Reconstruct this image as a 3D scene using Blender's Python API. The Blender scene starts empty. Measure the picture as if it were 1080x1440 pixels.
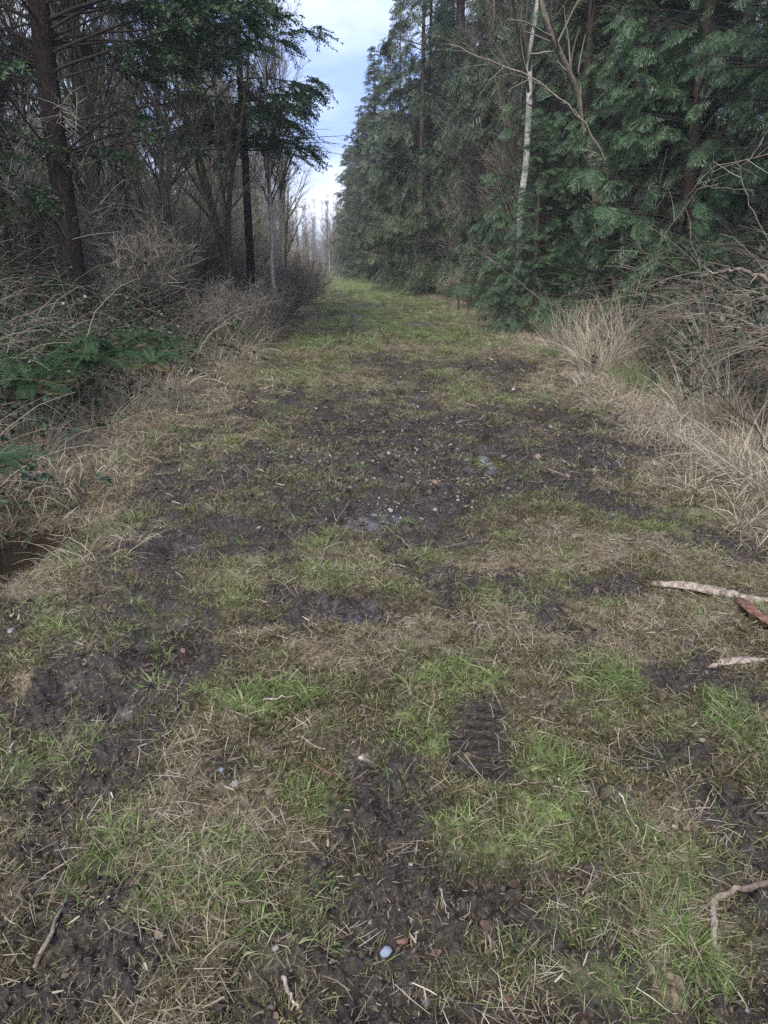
import bpy, math
import numpy as np
from mathutils import Matrix, Vector, Euler

R = np.random.RandomState(7)
C = bpy.context.scene.collection
scene = bpy.context.scene
rad = math.radians

# ------------------------------------------------------------------ camera, sky, sun, exposure
PITCH, YAW, FPX, CAMZ = 18.3, 4.73, 1067.0, 1.6
cam_d = bpy.data.cameras.new('camera')
cam = bpy.data.objects.new('camera', cam_d)
C.objects.link(cam)
cam.location = (0, 0, CAMZ)
cam.rotation_euler = (rad(90 - PITCH), 0, rad(-YAW))
cam_d.sensor_fit = 'VERTICAL'
cam_d.sensor_height = 24
cam_d.sensor_width = 18
cam_d.lens = 24 * FPX / 1440
cam_d.clip_start = 0.05
cam_d.clip_end = 2000
scene.camera = cam

SUN_EL, SUN_AZ = 48, 200          # azimuth from +Y, clockwise seen from above
world = bpy.data.worlds.new('World')
scene.world = world
world.use_nodes = True
nt = world.node_tree
nt.nodes.clear()
wo = nt.nodes.new('ShaderNodeOutputWorld')
bg = nt.nodes.new('ShaderNodeBackground')
sky = nt.nodes.new('ShaderNodeTexSky')
sky.sky_type = 'NISHITA'
sky.sun_disc = False
sky.sun_elevation = rad(SUN_EL)
sky.sun_rotation = rad(SUN_AZ)
sky.dust_density = 2.0
tc = nt.nodes.new('ShaderNodeTexCoord')
mp = nt.nodes.new('ShaderNodeMapping')
mp.inputs['Scale'].default_value = (1.0, 1.0, 2.6)
mp.inputs['Location'].default_value = (0.35, 0.2, 0.55)
n1 = nt.nodes.new('ShaderNodeTexNoise')
n1.inputs['Scale'].default_value = 3.1
n1.inputs['Detail'].default_value = 7
n1.inputs['Roughness'].default_value = 0.52
cr = nt.nodes.new('ShaderNodeValToRGB')
cr.color_ramp.elements[0].position = 0.40
cr.color_ramp.elements[0].color = (3.2, 4.6, 8.8, 1)
cr.color_ramp.elements[1].position = 0.62
cr.color_ramp.elements[1].color = (9.8, 10.3, 11.4, 1)
mx = nt.nodes.new('ShaderNodeMixRGB')
mx.inputs['Fac'].default_value = 0.8
nt.links.new(tc.outputs['Generated'], mp.inputs['Vector'])
nt.links.new(mp.outputs[0], n1.inputs['Vector'])
nt.links.new(n1.outputs['Fac'], cr.inputs[0])
nt.links.new(sky.outputs[0], mx.inputs['Color1'])
nt.links.new(cr.outputs[0], mx.inputs['Color2'])
nt.links.new(mx.outputs[0], bg.inputs['Color'])
bg.inputs['Strength'].default_value = 0.050
nt.links.new(bg.outputs[0], wo.inputs[0])

sun_d = bpy.data.lights.new('sun', 'SUN')
sun_d.energy = 1.75
sun_d.angle = rad(26)
sun_d.color = (1.0, 0.95, 0.88)
sun = bpy.data.objects.new('sun', sun_d)
C.objects.link(sun)
sdir = Vector((math.sin(rad(SUN_AZ)) * math.cos(rad(SUN_EL)), math.cos(rad(SUN_AZ)) * math.cos(rad(SUN_EL)), math.sin(rad(SUN_EL))))
sun.rotation_euler = sdir.to_track_quat('Z', 'Y').to_euler()
sun.location = sdir * 60

scene.view_settings.view_transform = 'Standard'
scene.view_settings.look = 'None'
scene.view_settings.gamma = 1
scene.view_settings.exposure = 1.74
scene.render.engine = 'CYCLES'
scene.cycles.max_bounces = 5
scene.cycles.diffuse_bounces = 3
scene.cycles.glossy_bounces = 2
scene.cycles.transmission_bounces = 4
scene.cycles.transparent_max_bounces = 4
scene.cycles.use_denoising = False
try:
    scene.cycles.denoiser = 'OPENIMAGEDENOISE'
    scene.cycles.denoising_prefilter = 'ACCURATE'
except Exception:
    pass

HAZE = 0.0009
# ------------------------------------------------------------------ numeric helpers
def smooth(a, b, x):
    t = np.clip((x - a) / (b - a), 0, 1)
    return t * t * (3 - 2 * t)

def _hash(ix, iy, s):
    h = (ix.astype(np.int64) * 374761393 + iy.astype(np.int64) * 668265263 + s * 1442695041) & 0xffffffff
    h = ((h ^ (h >> 13)) * 1274126177) & 0xffffffff
    h = ((h ^ (h >> 16)) * 2246822519) & 0xffffffff
    return ((h ^ (h >> 15)) & 0xffff) / 65535.0

def vnoise(x, y, s=0):
    ix, iy = np.floor(x), np.floor(y)
    fx, fy = x - ix, y - iy
    fx = fx * fx * (3 - 2 * fx)
    fy = fy * fy * (3 - 2 * fy)
    a, b = _hash(ix, iy, s), _hash(ix + 1, iy, s)
    c, d = _hash(ix, iy + 1, s), _hash(ix + 1, iy + 1, s)
    return (a + (b - a) * fx) * (1 - fy) + (c + (d - c) * fx) * fy

def fbm(x, y, o=4, s=0, g=0.5):
    t, a, n = 0, 1.0, 0
    for k in range(o):
        ca, sa = math.cos(0.6 * k + .3), math.sin(0.6 * k + .3)
        u, v = x * ca - y * sa, x * sa + y * ca
        t = t + a * vnoise(u * 2 ** k + 17.3 * k, v * 2 ** k - 9.1 * k, s + k)
        n += a
        a *= g
    return t / n

_Rc = np.array(Euler((rad(90 - PITCH), 0, rad(-YAW))).to_matrix())
def ray(px, py):
    d = _Rc @ np.array([(px - 540) / FPX, (720 - py) / FPX, -1.0])
    return d

def at(px, py, z=0.0):
    """point of the ground plane z seen at a photo pixel"""
    d = ray(px, py)
    t = (z - CAMZ) / d[2]
    return np.array([d[0] * t, d[1] * t, z])

def at_d(px, Y, py=368):
    """point at forward distance Y in the vertical plane through column px"""
    d = ray(px, py)
    t = Y / d[1]
    return np.array([d[0] * t, Y, CAMZ + d[2] * t])

# ------------------------------------------------------------------ terrain description
Ledge = np.array([at(*p)[:2] for p in [(-330, 900), (-60, 800), (95, 650), (215, 575), (335, 500), (385, 465), (418, 435), (436, 408), (434, 386), (432, 378)]])
Redge = np.array([at(*p)[:2] for p in [(1480, 900), (1150, 740), (1000, 640), (880, 560), (790, 500), (710, 462), (650, 436), (588, 405), (478, 386), (468, 378)]])
Ledge = Ledge[np.argsort(Ledge[:, 1])]
Redge = Redge[np.argsort(Redge[:, 1])]
def xl(y): return np.interp(y, Ledge[:, 1], Ledge[:, 0])
def xr(y): return np.interp(y, Redge[:, 1], Redge[:, 0])

def ellipses(lst):
    out = []
    for px, py, rx, ry in lst:
        c = at(px, py)
        t = at(px, py - ry)
        b = at(px, py + ry)
        e = at(px + rx, py)
        out.append((c[0], c[1], abs(e[0] - c[0]), abs(t[1] - b[1]) / 2))
    return out

MUD = ellipses([(850, 606, 125, 30), (790, 640, 90, 30), (930, 645, 60, 22), (560, 596, 110, 28), (560, 655, 120, 40), (640, 690, 90, 40),
    (545, 515, 55, 9), (340, 700, 60, 26), (265, 735, 60, 30), (210, 780, 60, 30), (110, 925, 60, 40), (215, 905, 80, 50), (180, 960, 90, 50),
    (160, 1080, 80, 60), (60, 1160, 60, 40), (480, 880, 80, 26), (330, 780, 70, 30), (520, 1130, 60, 80), (540, 1260, 80, 60),
    (500, 1400, 120, 60), (130, 1290, 95, 50), (140, 1400, 140, 50), (670, 1052, 36, 58), (850, 838, 60, 14), (960, 975, 60, 20), (945, 1075, 80, 22),
    (725, 1280, 50, 44), (730, 1390, 60, 40), (600, 740, 90, 30), (470, 715, 100, 40), (690, 520, 80, 14), (590, 458, 30, 4), (515, 432, 22, 3),
    (640, 600, 80, 24), (740, 690, 100, 25), (380, 660, 70, 18), (500, 620, 70, 30), (90, 1230, 50, 30), (830, 710, 90, 16), (1010, 1240, 50, 20),
    (300, 610, 60, 8), (420, 760, 70, 26), (900, 730, 80, 16), (640, 820, 60, 16), (655, 1230, 60, 30), (330, 1090, 30, 26), (60, 1190, 60, 50), (210, 1350, 110, 50), (60, 1400, 70, 40), (300, 950, 50, 24), (420, 1330, 60, 40)])
WET = ellipses([(235, 915, 45, 42), (90, 985, 30, 22), (485, 872, 62, 16), (690, 655, 45, 24), (800, 595, 60, 8),
    (850, 660, 60, 9), (170, 1015, 30, 18), (520, 740, 60, 26), (570, 560, 40, 8),
    (250, 775, 40, 14), (500, 1090, 30, 22), (690, 620, 40, 8), (380, 1140, 20, 16)])
GREEN = ellipses([(395, 535, 45, 14), (440, 520, 40, 8), (725, 566, 50, 9), (660, 722, 55, 13), (455, 832, 60, 22), (372, 1005, 80, 20), (100, 745, 60, 18),
    (85, 895, 40, 16), (440, 1160, 50, 22), (290, 1265, 110, 50), (200, 1215, 60, 30), (680, 1190, 90, 34), (830, 1180, 110, 80), (880, 1290, 130, 60),
    (1050, 1050, 50, 60), (750, 1080, 60, 30), (890, 675, 26, 10), (930, 745, 70, 16), (460, 405, 60, 10), (500, 440, 60, 14), (570, 470, 60, 10),
    (430, 480, 40, 12), (640, 432, 30, 6), (520, 398, 60, 5), (650, 500, 40, 8), (220, 1390, 40, 26), (60, 1090, 50, 30), (180, 640, 50, 14),
    (850, 960, 60, 20), (640, 970, 60, 24), (1000, 1350, 80, 50), (330, 860, 30, 12), (590, 1030, 40, 20), (320, 630, 30, 7), (850, 1400, 60, 40)])
STRAW = ellipses([(800, 480, 60, 24), (870, 545, 90, 18), (980, 600, 110, 26), (1030, 680, 90, 30), (1000, 780, 120, 28), (240, 665, 120, 26), (110, 740, 100, 30),
    (60, 840, 90, 24), (820, 790, 130, 22), (790, 880, 130, 30), (180, 1190, 130, 40), (310, 1310, 80, 40), (930, 880, 120, 30), (700, 800, 90, 18),
    (370, 560, 50, 12), (300, 700, 60, 14), (640, 460, 60, 6), (60, 980, 60, 30), (620, 900, 90, 26), (300, 1180, 80, 30), (960, 1180, 90, 40),
    (460, 940, 90, 20), (700, 500, 40, 8), (560, 830, 60, 14), (390, 900, 40, 16), (70, 1060, 70, 30)])

MUDX = [(a, b, c * 1.12, d * 1.15) for a, b, c, d in MUD]
WET = [(a, b, c * 1.1, d * 1.1) for a, b, c, d in WET]
def emask(x, y, ells, amp=0.55, sc=2.2, seed=3):
    wx = (fbm(x * sc, y * sc, 4, seed) - .5) * 2
    wy = (fbm(x * sc + 50, y * sc, 4, seed + 9) - .5) * 2
    m = np.zeros_like(x)
    for cx, cy, rx, ry in ells:
        ry = max(ry, 0.05)
        s = min(rx, ry) * amp * 1.6
        u = (x + wx * s - cx) / rx
        v = (y + wy * s - cy) / ry
        m = np.maximum(m, 1 - smooth(0.55, 1.25, np.sqrt(u * u + v * v)))
    return m

def masks(x, y):
    near = 1 - smooth(25, 60, y)
    onp = smooth(-0.5, 0.3, x - xl(y)) * smooth(-0.5, 0.3, xr(y) - x)
    n = fbm(x * 3.3, y * 1.25, 4, 21)
    mud = emask(x, y, MUDX, .6, 2.6) * near
    mud = np.clip(np.maximum(mud, smooth(.51, .57, n) * .95 * onp * (1 - smooth(9, 18, y))), 0, 1)
    wet = emask(x, y, WET, .5, 3) * near * onp
    green = emask(x, y, GREEN, .7, 3, 31)
    fg = smooth(10, 22, y) * onp * smooth(.32, .50, fbm(x * .9, y * .45, 4, 77))
    n2 = fbm(x * 2.4 + 9, y * 2.4, 4, 41)
    green = np.maximum(np.maximum(green, fg * .9), smooth(.57, .68, n2) * .65 * onp)
    mud = mud * (1 - .45 * green * (n > .5))
    straw = emask(x, y, STRAW, .8, 3, 61)
    verge = np.exp(-((x - xl(y) - .25) / .7) ** 2) + np.exp(-((x - xr(y) + .1) / .8) ** 2)
    n3 = fbm(x * 1.9, y * 1.9 + 40, 4, 51)
    straw = np.clip(np.maximum(straw, verge * .75) * (0.5 + n3) + smooth(.56, .68, n3) * .5 * onp, 0, 1)
    # old wheel ruts, broken up
    rn = fbm(x * 2.2 + 4, y * .8, 3, 88)
    rut = np.maximum(np.exp(-((x + .95 + .15 * np.sin(y * .6)) / .28) ** 2), np.exp(-((x - .95 + .12 * np.sin(y * .5)) / .26) ** 2)) * smooth(.44, .56, rn) * near * smooth(2.5, 4, y)
    mud = np.maximum(mud, rut * .9)
    green = green * (1 - .75 * mud)
    straw = straw * (1 - .8 * mud)
    tz = tread_zone(x, y)
    mud = np.maximum(mud, tz * smooth(.30, .50, fbm(x * 16, y * 16, 3, 93)))
    green = green * (1 - tz)
    return dict(mud=mud, wet=wet, green=green, straw=straw, onp=onp)

DITCH_L = at(48, 742)
TREAD = [at(671, py) for py in (1012, 1024, 1037, 1051, 1066, 1083, 1100)]
TREAD2 = [at(px, py) for px, py in ((690, 1228), (694, 1252), (699, 1277), (704, 1303))]
def tread_zone(x, y):
    cx = np.interp(y, [q[1] for q in TREAD[::-1]], [q[0] for q in TREAD[::-1]])
    a = smooth(.135, .095, np.abs(x - cx)) * smooth(TREAD[-1][1] - .07, TREAD[-1][1] - .03, y) * smooth(TREAD[0][1] + .07, TREAD[0][1] + .03, y)
    return a
def macro(x, y):
    l, r = xl(y), xr(y)
    dl = l - x
    dr = x - r
    z = 0.055 * smooth(0.2, -1.6, dl) * smooth(0.2, -1.6, dr)
    z = z - .04 * np.exp(-((x + .95) / .35) ** 2) * smooth(14, 3, y) - .04 * np.exp(-((x - .95) / .35) ** 2) * smooth(16, 3, y)
    z = z - .10 * np.exp(-((dl - .45) / .4) ** 2) * smooth(26, 9, y) - .16 * np.exp(-((dr - .7) / .5) ** 2) * smooth(26, 10, y)
    z = z - .30 * np.exp(-(((x - DITCH_L[0] + .12 - .20 * (y - DITCH_L[1])) / .42) ** 2 + ((y - DITCH_L[1] + .1) / .95) ** 4))
    z = z + .95 * smooth(.3, 3.6, dl) + .35 * smooth(1.1, 4.0, dr)
    z = z + (fbm(x * .35, y * .35, 3, 5) - .5) * .5 * smooth(1, 4, np.maximum(dl, dr))
    z = z + (fbm(x * .8, y * .8, 3, 6) - .5) * .07
    return z

def height(x, y, m=None):
    z = macro(x, y)
    if m is None:
        m = masks(x, y)
    rough = (fbm(x * 7, y * 7, 4, 11, .55) - .5) * .11
    cl = np.abs(fbm(x * 11, y * 11, 3, 12, .6) - .5) * 2
    clod = smooth(.02, .35, cl) * .03 + np.abs(fbm(x * 26, y * 26, 3, 14, .65) - .5) * .09 + (fbm(x * 55, y * 55, 2, 15, .7) - .5) * .022
    fine = (fbm(x * 22, y * 22, 3, 13, .6) - .5) * .045
    z = z + rough * (1 - .8 * m['wet']) + clod * m['mud'] * (1 - .9 * m['wet']) + fine * (1 - .85 * m['wet'])
    tz = tread_zone(x, y)
    # tyre tread print pressed in the moss
    z = z * (1 - tz) + tz * (macro(x, y) - .012 + (fbm(x * 40, y * 40, 2, 92) - .5) * .012)
    z = z - .035 * m['mud'] * (1 - tz) - .03 * m['wet']
    z = z + .012 * m['green']
    wob = (fbm(x * 9, y * 9, 2, 91) - .5) * .02
    for k, t in enumerate(TREAD + TREAD2):
        v = (y - t[1] + wob * .5) / (.0165)
        u = (x - t[0] + .01 - wob) / (.092)
        z = z - .085 * np.exp(-v ** 4) * np.exp(-u ** 6) * (1 if k < 7 else .6) + .010 * np.exp(-((y - t[1] - .030) / .012) ** 2) * np.exp(-u ** 6)
    return z

def hz(x, y):
    return height(np.atleast_1d(np.asarray(x, float)), np.atleast_1d(np.asarray(y, float)))

# ------------------------------------------------------------------ mesh helpers
def mk_mesh(name, V, F, attrs=None, mat=None, smooth_shade=False, mats=None, midx=None):
    V = np.asarray(V, np.float32)
    F = np.asarray(F, np.int32)
    me = bpy.data.meshes.new(name)
    k = F.shape[1]
    me.vertices.add(len(V))
    me.vertices.foreach_set('co', V.ravel())
    me.loops.add(F.size)
    me.loops.foreach_set('vertex_index', F.ravel())
    me.polygons.add(len(F))
    me.polygons.foreach_set('loop_start', np.arange(0, F.size, k, dtype=np.int32))
    if midx is not None:
        me.polygons.foreach_set('material_index', np.asarray(midx, np.int32))
    if smooth_shade:
        me.polygons.foreach_set('use_smooth', np.ones(len(F), bool))
    for an, av in (attrs or {}).items():
        a = me.attributes.new(an, 'FLOAT', 'POINT')
        a.data.foreach_set('value', np.asarray(av, np.float32))
    me.update(calc_edges=True)
    for m in (mats or ([mat] if mat else [])):
        me.materials.append(m)
    return me

class Geo:
    """collects quads (triangles as degenerate-free pairs are kept as quads) with a per-vertex tint"""
    def __init__(s):
        s.V, s.F, s.T, s.M, s.n = [], [], [], [], 0
    def add(s, V, F, T=0.5, m=0):
        V = np.asarray(V, float).reshape(-1, 3)
        F = np.asarray(F, int)
        if not len(V):
            return s
        s.V.append(V)
        s.F.append(F + s.n)
        s.T.append(np.broadcast_to(np.asarray(T, float), (len(V),)) if np.ndim(T) < 1 else np.asarray(T, float))
        s.M.append(np.full(len(F), m))
        s.n += len(V)
        return s
    def arr(s):
        return np.concatenate(s.V), np.concatenate(s.F), np.concatenate(s.T), np.concatenate(s.M)
    def mesh(s, name, mats, sm=False):
        V, F, T, M = s.arr()
        if not isinstance(mats, (list, tuple)):
            mats = [mats]
        return mk_mesh(name, V, F, {'tint': T}, mats=mats, midx=M, smooth_shade=sm)

def norm(v):
    return v / np.maximum(np.linalg.norm(v, axis=-1, keepdims=True), 1e-9)

def tubes(P, r, S=3):
    """P (N,K,3), r (N,K) -> verts, quads"""
    N, K, _ = P.shape
    T = np.gradient(P, axis=1)
    T = norm(T)
    ref = np.where(np.abs(T[:, :, 2:3]) > .9, np.array([1., 0, 0]), np.array([0, 0, 1.]))
    A = norm(np.cross(T, ref))
    B = np.cross(T, A)
    ang = np.arange(S) * 2 * math.pi / S
    V = P[:, :, None, :] + r[:, :, None, None] * (A[:, :, None, :] * np.cos(ang)[None, None, :, None] + B[:, :, None, :] * np.sin(ang)[None, None, :, None])
    idx = np.arange(N * K * S).reshape(N, K, S)
    a = idx[:, :-1, :]
    b = idx[:, 1:, :]
    F = np.stack([a, np.roll(a, -1, 2), np.roll(b, -1, 2), b], -1).reshape(-1, 4)
    return V.reshape(-1, 3), F

def strips(P, W, side=None):
    """flat blades: P (N,K,3), W (N,K) widths -> verts, quads"""
    N, K, _ = P.shape
    T = norm(np.gradient(P, axis=1))
    if side is None:
        a = R.uniform(0, 2 * math.pi, N)
        side = np.stack([np.cos(a), np.sin(a), R.uniform(-.4, .4, N)], -1)
    sd = norm(side[:, None, :] - T * np.sum(side[:, None, :] * T, -1, keepdims=True))
    L = P - sd * W[:, :, None] / 2
    Q = P + sd * W[:, :, None] / 2
    V = np.stack([L, Q], 2)
    idx = np.arange(N * K * 2).reshape(N, K, 2)
    F = np.stack([idx[:, :-1, 0], idx[:, :-1, 1], idx[:, 1:, 1], idx[:, 1:, 0]], -1).reshape(-1, 4)
    return V.reshape(-1, 3), F

def arcs(base, d0, L, K, droop=0.0, wig=0.0):
    """curved paths starting at base heading d0, bending with gravity"""
    N = len(base)
    P = np.zeros((N, K, 3))
    P[:, 0] = base
    d = norm(d0)
    st = (L / (K - 1))[:, None]
    dr = np.broadcast_to(np.asarray(droop, float), (N,))[:, None]
    for k in range(1, K):
        P[:, k] = P[:, k - 1] + d * st
        d = d + np.concatenate([np.zeros((N, 2)), -dr], 1) / (K - 1) + R.normal(0, 1, (N, 3)) * wig
        d = norm(d)
    return P

def sample_on(P, Rr, idx, t):
    K = P.shape[1]
    f = t * (K - 1)
    i = np.minimum(f.astype(int), K - 2)
    u = (f - i)[:, None]
    a, b = P[idx, i], P[idx, i + 1]
    r = Rr[idx, i] * (1 - u[:, 0]) + Rr[idx, i + 1] * u[:, 0]
    return a * (1 - u) + b * u, norm(b - a), r

def perp_rand(T, ang):
    """unit vectors at angle ang from T, random azimuth"""
    N = len(T)
    v = norm(np.cross(T, R.normal(0, 1, (N, 3))))
    return T * np.cos(ang)[:, None] + v * np.sin(ang)[:, None]

def place_t(VT, FT, TT, M, pos, tint=None):
    """realised copies of a template: M (n,3,3), pos (n,3)"""
    n = len(pos)
    V = np.einsum('nij,vj->nvi', M, VT) + pos[:, None, :]
    F = FT[None] + (np.arange(n) * len(VT))[:, None, None]
    T = np.broadcast_to(TT[None], (n, len(VT))).copy()
    if tint is not None:
        T = np.clip(T + tint[:, None], 0, 1)
    return V.reshape(-1, 3), F.reshape(-1, FT.shape[1]), T.reshape(-1)

def basis(x, z=None, scale=None):
    """matrices whose x column is x, z column near z"""
    x = norm(x)
    if z is None:
        z = np.broadcast_to(np.array([0, 0, 1.]), x.shape)
    y = norm(np.cross(z, x))
    zz = np.cross(x, y)
    M = np.stack([x, y, zz], -1)
    if scale is not None:
        M = M * scale[:, None, None]
    return M

# ------------------------------------------------------------------ materials
def new_mat(name):
    m = bpy.data.materials.new(name)
    m.use_nodes = True
    n = m.node_tree
    n.nodes.clear()
    out = n.nodes.new('ShaderNodeOutputMaterial')
    bs = n.nodes.new('ShaderNodeBsdfPrincipled')
    n.links.new(bs.outputs[0], out.inputs[0])
    return m, n, bs, out

def ramp(n, stops):
    r = n.nodes.new('ShaderNodeValToRGB')
    e = r.color_ramp.elements
    while len(e) < len(stops):
        e.new(0.5)
    for k, (p, c) in enumerate(stops):
        e[k].position = p
        e[k].color = (*c, 1)
    return r

def leaf_mat(name, stops, rough=.55, transl=.25, vary=.25, spec=.35):
    """colour from the per-leaf tint, nudged per object; thin and slightly translucent"""
    m, n, bs, out = new_mat(name)
    a = n.nodes.new('ShaderNodeAttribute')
    a.attribute_name = 'tint'
    oi = n.nodes.new('ShaderNodeObjectInfo')
    ad = n.nodes.new('ShaderNodeMath')
    ad.operation = 'MULTIPLY_ADD'
    ad.inputs[1].default_value = vary
    s2 = n.nodes.new('ShaderNodeMath')
    s2.operation = 'SUBTRACT'
    s2.inputs[1].default_value = vary / 2
    n.links.new(oi.outputs['Random'], ad.inputs[0])
    n.links.new(a.outputs['Fac'], ad.inputs[2])
    n.links.new(ad.outputs[0], s2.inputs[0])
    r = ramp(n, stops)
    n.links.new(s2.outputs[0], r.inputs[0])
    n.links.new(r.outputs[0], bs.inputs['Base Color'])
    bs.inputs['Roughness'].default_value = rough
    bs.inputs['Specular IOR Level'].default_value = spec
    if transl > 0:
        tr = n.nodes.new('ShaderNodeBsdfTranslucent')
        n.links.new(r.outputs[0], tr.inputs[0])
        ms = n.nodes.new('ShaderNodeMixShader')
        ms.inputs[0].default_value = transl
        n.links.new(bs.outputs[0], ms.inputs[1])
        n.links.new(tr.outputs[0], ms.inputs[2])
        n.links.new(ms.outputs[0], out.inputs[0])
    return m

def bark_mat(name, c1, c2, c3, scale=6, stretch=.25, bump=.6, moss=None):
    m, n, bs, out = new_mat(name)
    t = n.nodes.new('ShaderNodeTexCoord')
    mpp = n.nodes.new('ShaderNodeMapping')
    mpp.inputs['Scale'].default_value = (1, 1, stretch)
    n.links.new(t.outputs['Object'], mpp.inputs[0])
    no = n.nodes.new('ShaderNodeTexNoise')
    no.inputs['Scale'].default_value = scale * 4
    no.inputs['Detail'].default_value = 6
    no.inputs['Roughness'].default_value = .65
    n.links.new(mpp.outputs[0], no.inputs['Vector'])
    r = ramp(n, [(.32, c1), (.5, c2), (.68, c3)])
    n.links.new(no.outputs['Fac'], r.inputs[0])
    col = r.outputs[0]
    if moss:
        n2 = n.nodes.new('ShaderNodeTexNoise')
        n2.inputs['Scale'].default_value = 2.2
        n2.inputs['Detail'].default_value = 5
        n.links.new(t.outputs['Object'], n2.inputs['Vector'])
        r2 = ramp(n, [(.46, (0, 0, 0)), (.6, (1, 1, 1))])
        n.links.new(n2.outputs['Fac'], r2.inputs[0])
        mxx = n.nodes.new('ShaderNodeMixRGB')
        mxx.inputs['Color2'].default_value = (*moss, 1)
        n.links.new(r2.outputs[0], mxx.inputs['Fac'])
        n.links.new(col, mxx.inputs['Color1'])
        col = mxx.outputs[0]
    n.links.new(col, bs.inputs['Base Color'])
    bs.inputs['Roughness'].default_value = .9
    bs.inputs['Specular IOR Level'].default_value = .2
    b = n.nodes.new('ShaderNodeBump')
    b.inputs['Strength'].default_value = bump
    b.inputs['Distance'].default_value = .03
    n.links.new(no.outputs['Fac'], b.inputs['Height'])
    n.links.new(b.outputs[0], bs.inputs['Normal'])
    return m

M_cedar = leaf_mat('cedar_foliage', [(0, (.008, .020, .008)), (.35, (.022, .048, .018)), (.7, (.046, .092, .034)), (1, (.095, .15, .06))], .42, .2, .3, .5)
M_cedar_b = leaf_mat('cedar_foliage_bluish', [(0, (.009, .022, .009)), (.35, (.028, .060, .024)), (.7, (.060, .120, .050)), (1, (.13, .205, .105))], .45, .2, .2, .4)
M_cedar_o = leaf_mat('olive_cedar_foliage', [(0, (.012, .020, .009)), (.35, (.028, .044, .018)), (.7, (.052, .080, .032)), (1, (.10, .12, .055))], .5, .2, .45, .4)
M_fir = leaf_mat('fir_needles', [(0, (.008, .020, .010)), (.4, (.018, .040, .018)), (.8, (.032, .064, .026)), (1, (.048, .078, .030))], .5, .1, .2, .3)
M_olive = leaf_mat('olive_conifer_foliage', [(0, (.018, .022, .010)), (.35, (.034, .046, .020)), (.7, (.058, .074, .030)), (1, (.10, .10, .05))], .5, .2, .4, .35)
M_twig = leaf_mat('grey_brown_twigs', [(0, (.055, .048, .036)), (.5, (.165, .150, .115)), (1, (.38, .35, .29))], .85, 0, .5, .2)
M_twig_dark = leaf_mat('dark_dead_twigs', [(0, (.018, .014, .013)), (.5, (.040, .032, .028)), (1, (.09, .075, .065))], .9, 0, .3, .2)
M_bark_fir = bark_mat('fir_bark', (.006, .0045, .004), (.018, .0125, .011), (.045, .031, .026), 5, .3, .9)
M_bark_cedar = bark_mat('cedar_bark', (.03, .02, .015), (.07, .05, .038), (.12, .09, .07), 6, .1, .7)
M_bark_alder = bark_mat('alder_bark', (.05, .042, .035), (.12, .105, .09), (.24, .22, .19), 5, .6, .4, (.05, .055, .022))
M_bark_moss = bark_mat('mossy_bark', (.02, .017, .013), (.05, .044, .03), (.10, .09, .06), 6, .5, .7, (.040, .042, .016))
M_bark_birch = bark_mat('pale_bark', (.16, .15, .13), (.36, .36, .35), (.52, .53, .54), 4, 1.6, .3)
M_bark_tan = bark_mat('weathered_tan_bark', (.06, .048, .038), (.15, .125, .095), (.26, .225, .175), 6, .2, .6)
M_grass = leaf_mat('green_grass_blades', [(0, (.040, .065, .018)), (.4, (.105, .165, .044)), (.75, (.20, .27, .09)), (1, (.40, .39, .24))], .5, .3, .3, .3)
M_moss = leaf_mat('moss_and_short_grass', [(0, (.028, .020, .009)), (.4, (.080, .074, .034)), (.75, (.155, .150, .070)), (1, (.28, .25, .15))], .75, .2, .4, .15)
M_straw = leaf_mat('dead_grass', [(0, (.085, .060, .036)), (.4, (.215, .175, .12)), (.75, (.40, .345, .255)), (1, (.62, .56, .46))], .6, .25, .3, .3)
M_drygrass = leaf_mat('tall_dry_grass', [(0, (.10, .078, .052)), (.4, (.25, .21, .15)), (.75, (.45, .395, .295)), (1, (.66, .61, .50))], .55, .3, .2, .3)
M_greyweed = leaf_mat('grey_dead_stalks', [(0, (.075, .066, .05)), (.5, (.19, .17, .135)), (1, (.40, .36, .30))], .8, .1, .4, .2)
M_bramble_leaf = leaf_mat('bramble_leaves', [(0, (.012, .026, .014)), (.5, (.032, .060, .030)), (.85, (.07, .10, .05)), (1, (.16, .13, .10))], .4, .2, .3, .5)
M_cane = leaf_mat('bramble_canes', [(0, (.045, .028, .022)), (.5, (.115, .088, .070)), (1, (.28, .245, .20))], .7, 0, .6, .25)
M_fern = leaf_mat('sword_fern', [(0, (.012, .030, .010)), (.5, (.028, .066, .022)), (.85, (.060, .105, .038)), (1, (.14, .09, .04))], .45, .25, .2, .45)
M_leaf = leaf_mat('fallen_leaves', [(0, (.035, .020, .014)), (.4, (.085, .05, .034)), (.75, (.17, .12, .085)), (1, (.32, .27, .22))], .6, .1, .6, .35)
M_mudclod = leaf_mat('mud_clods', [(0, (.009, .0066, .0052)), (.5, (.026, .019, .0145)), (1, (.075, .056, .042))], .75, 0, .6, .3)
M_gravel = leaf_mat('gravel', [(0, (.06, .055, .05)), (.5, (.15, .145, .14)), (1, (.34, .34, .345))], .55, 0, .8, .4)

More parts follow.
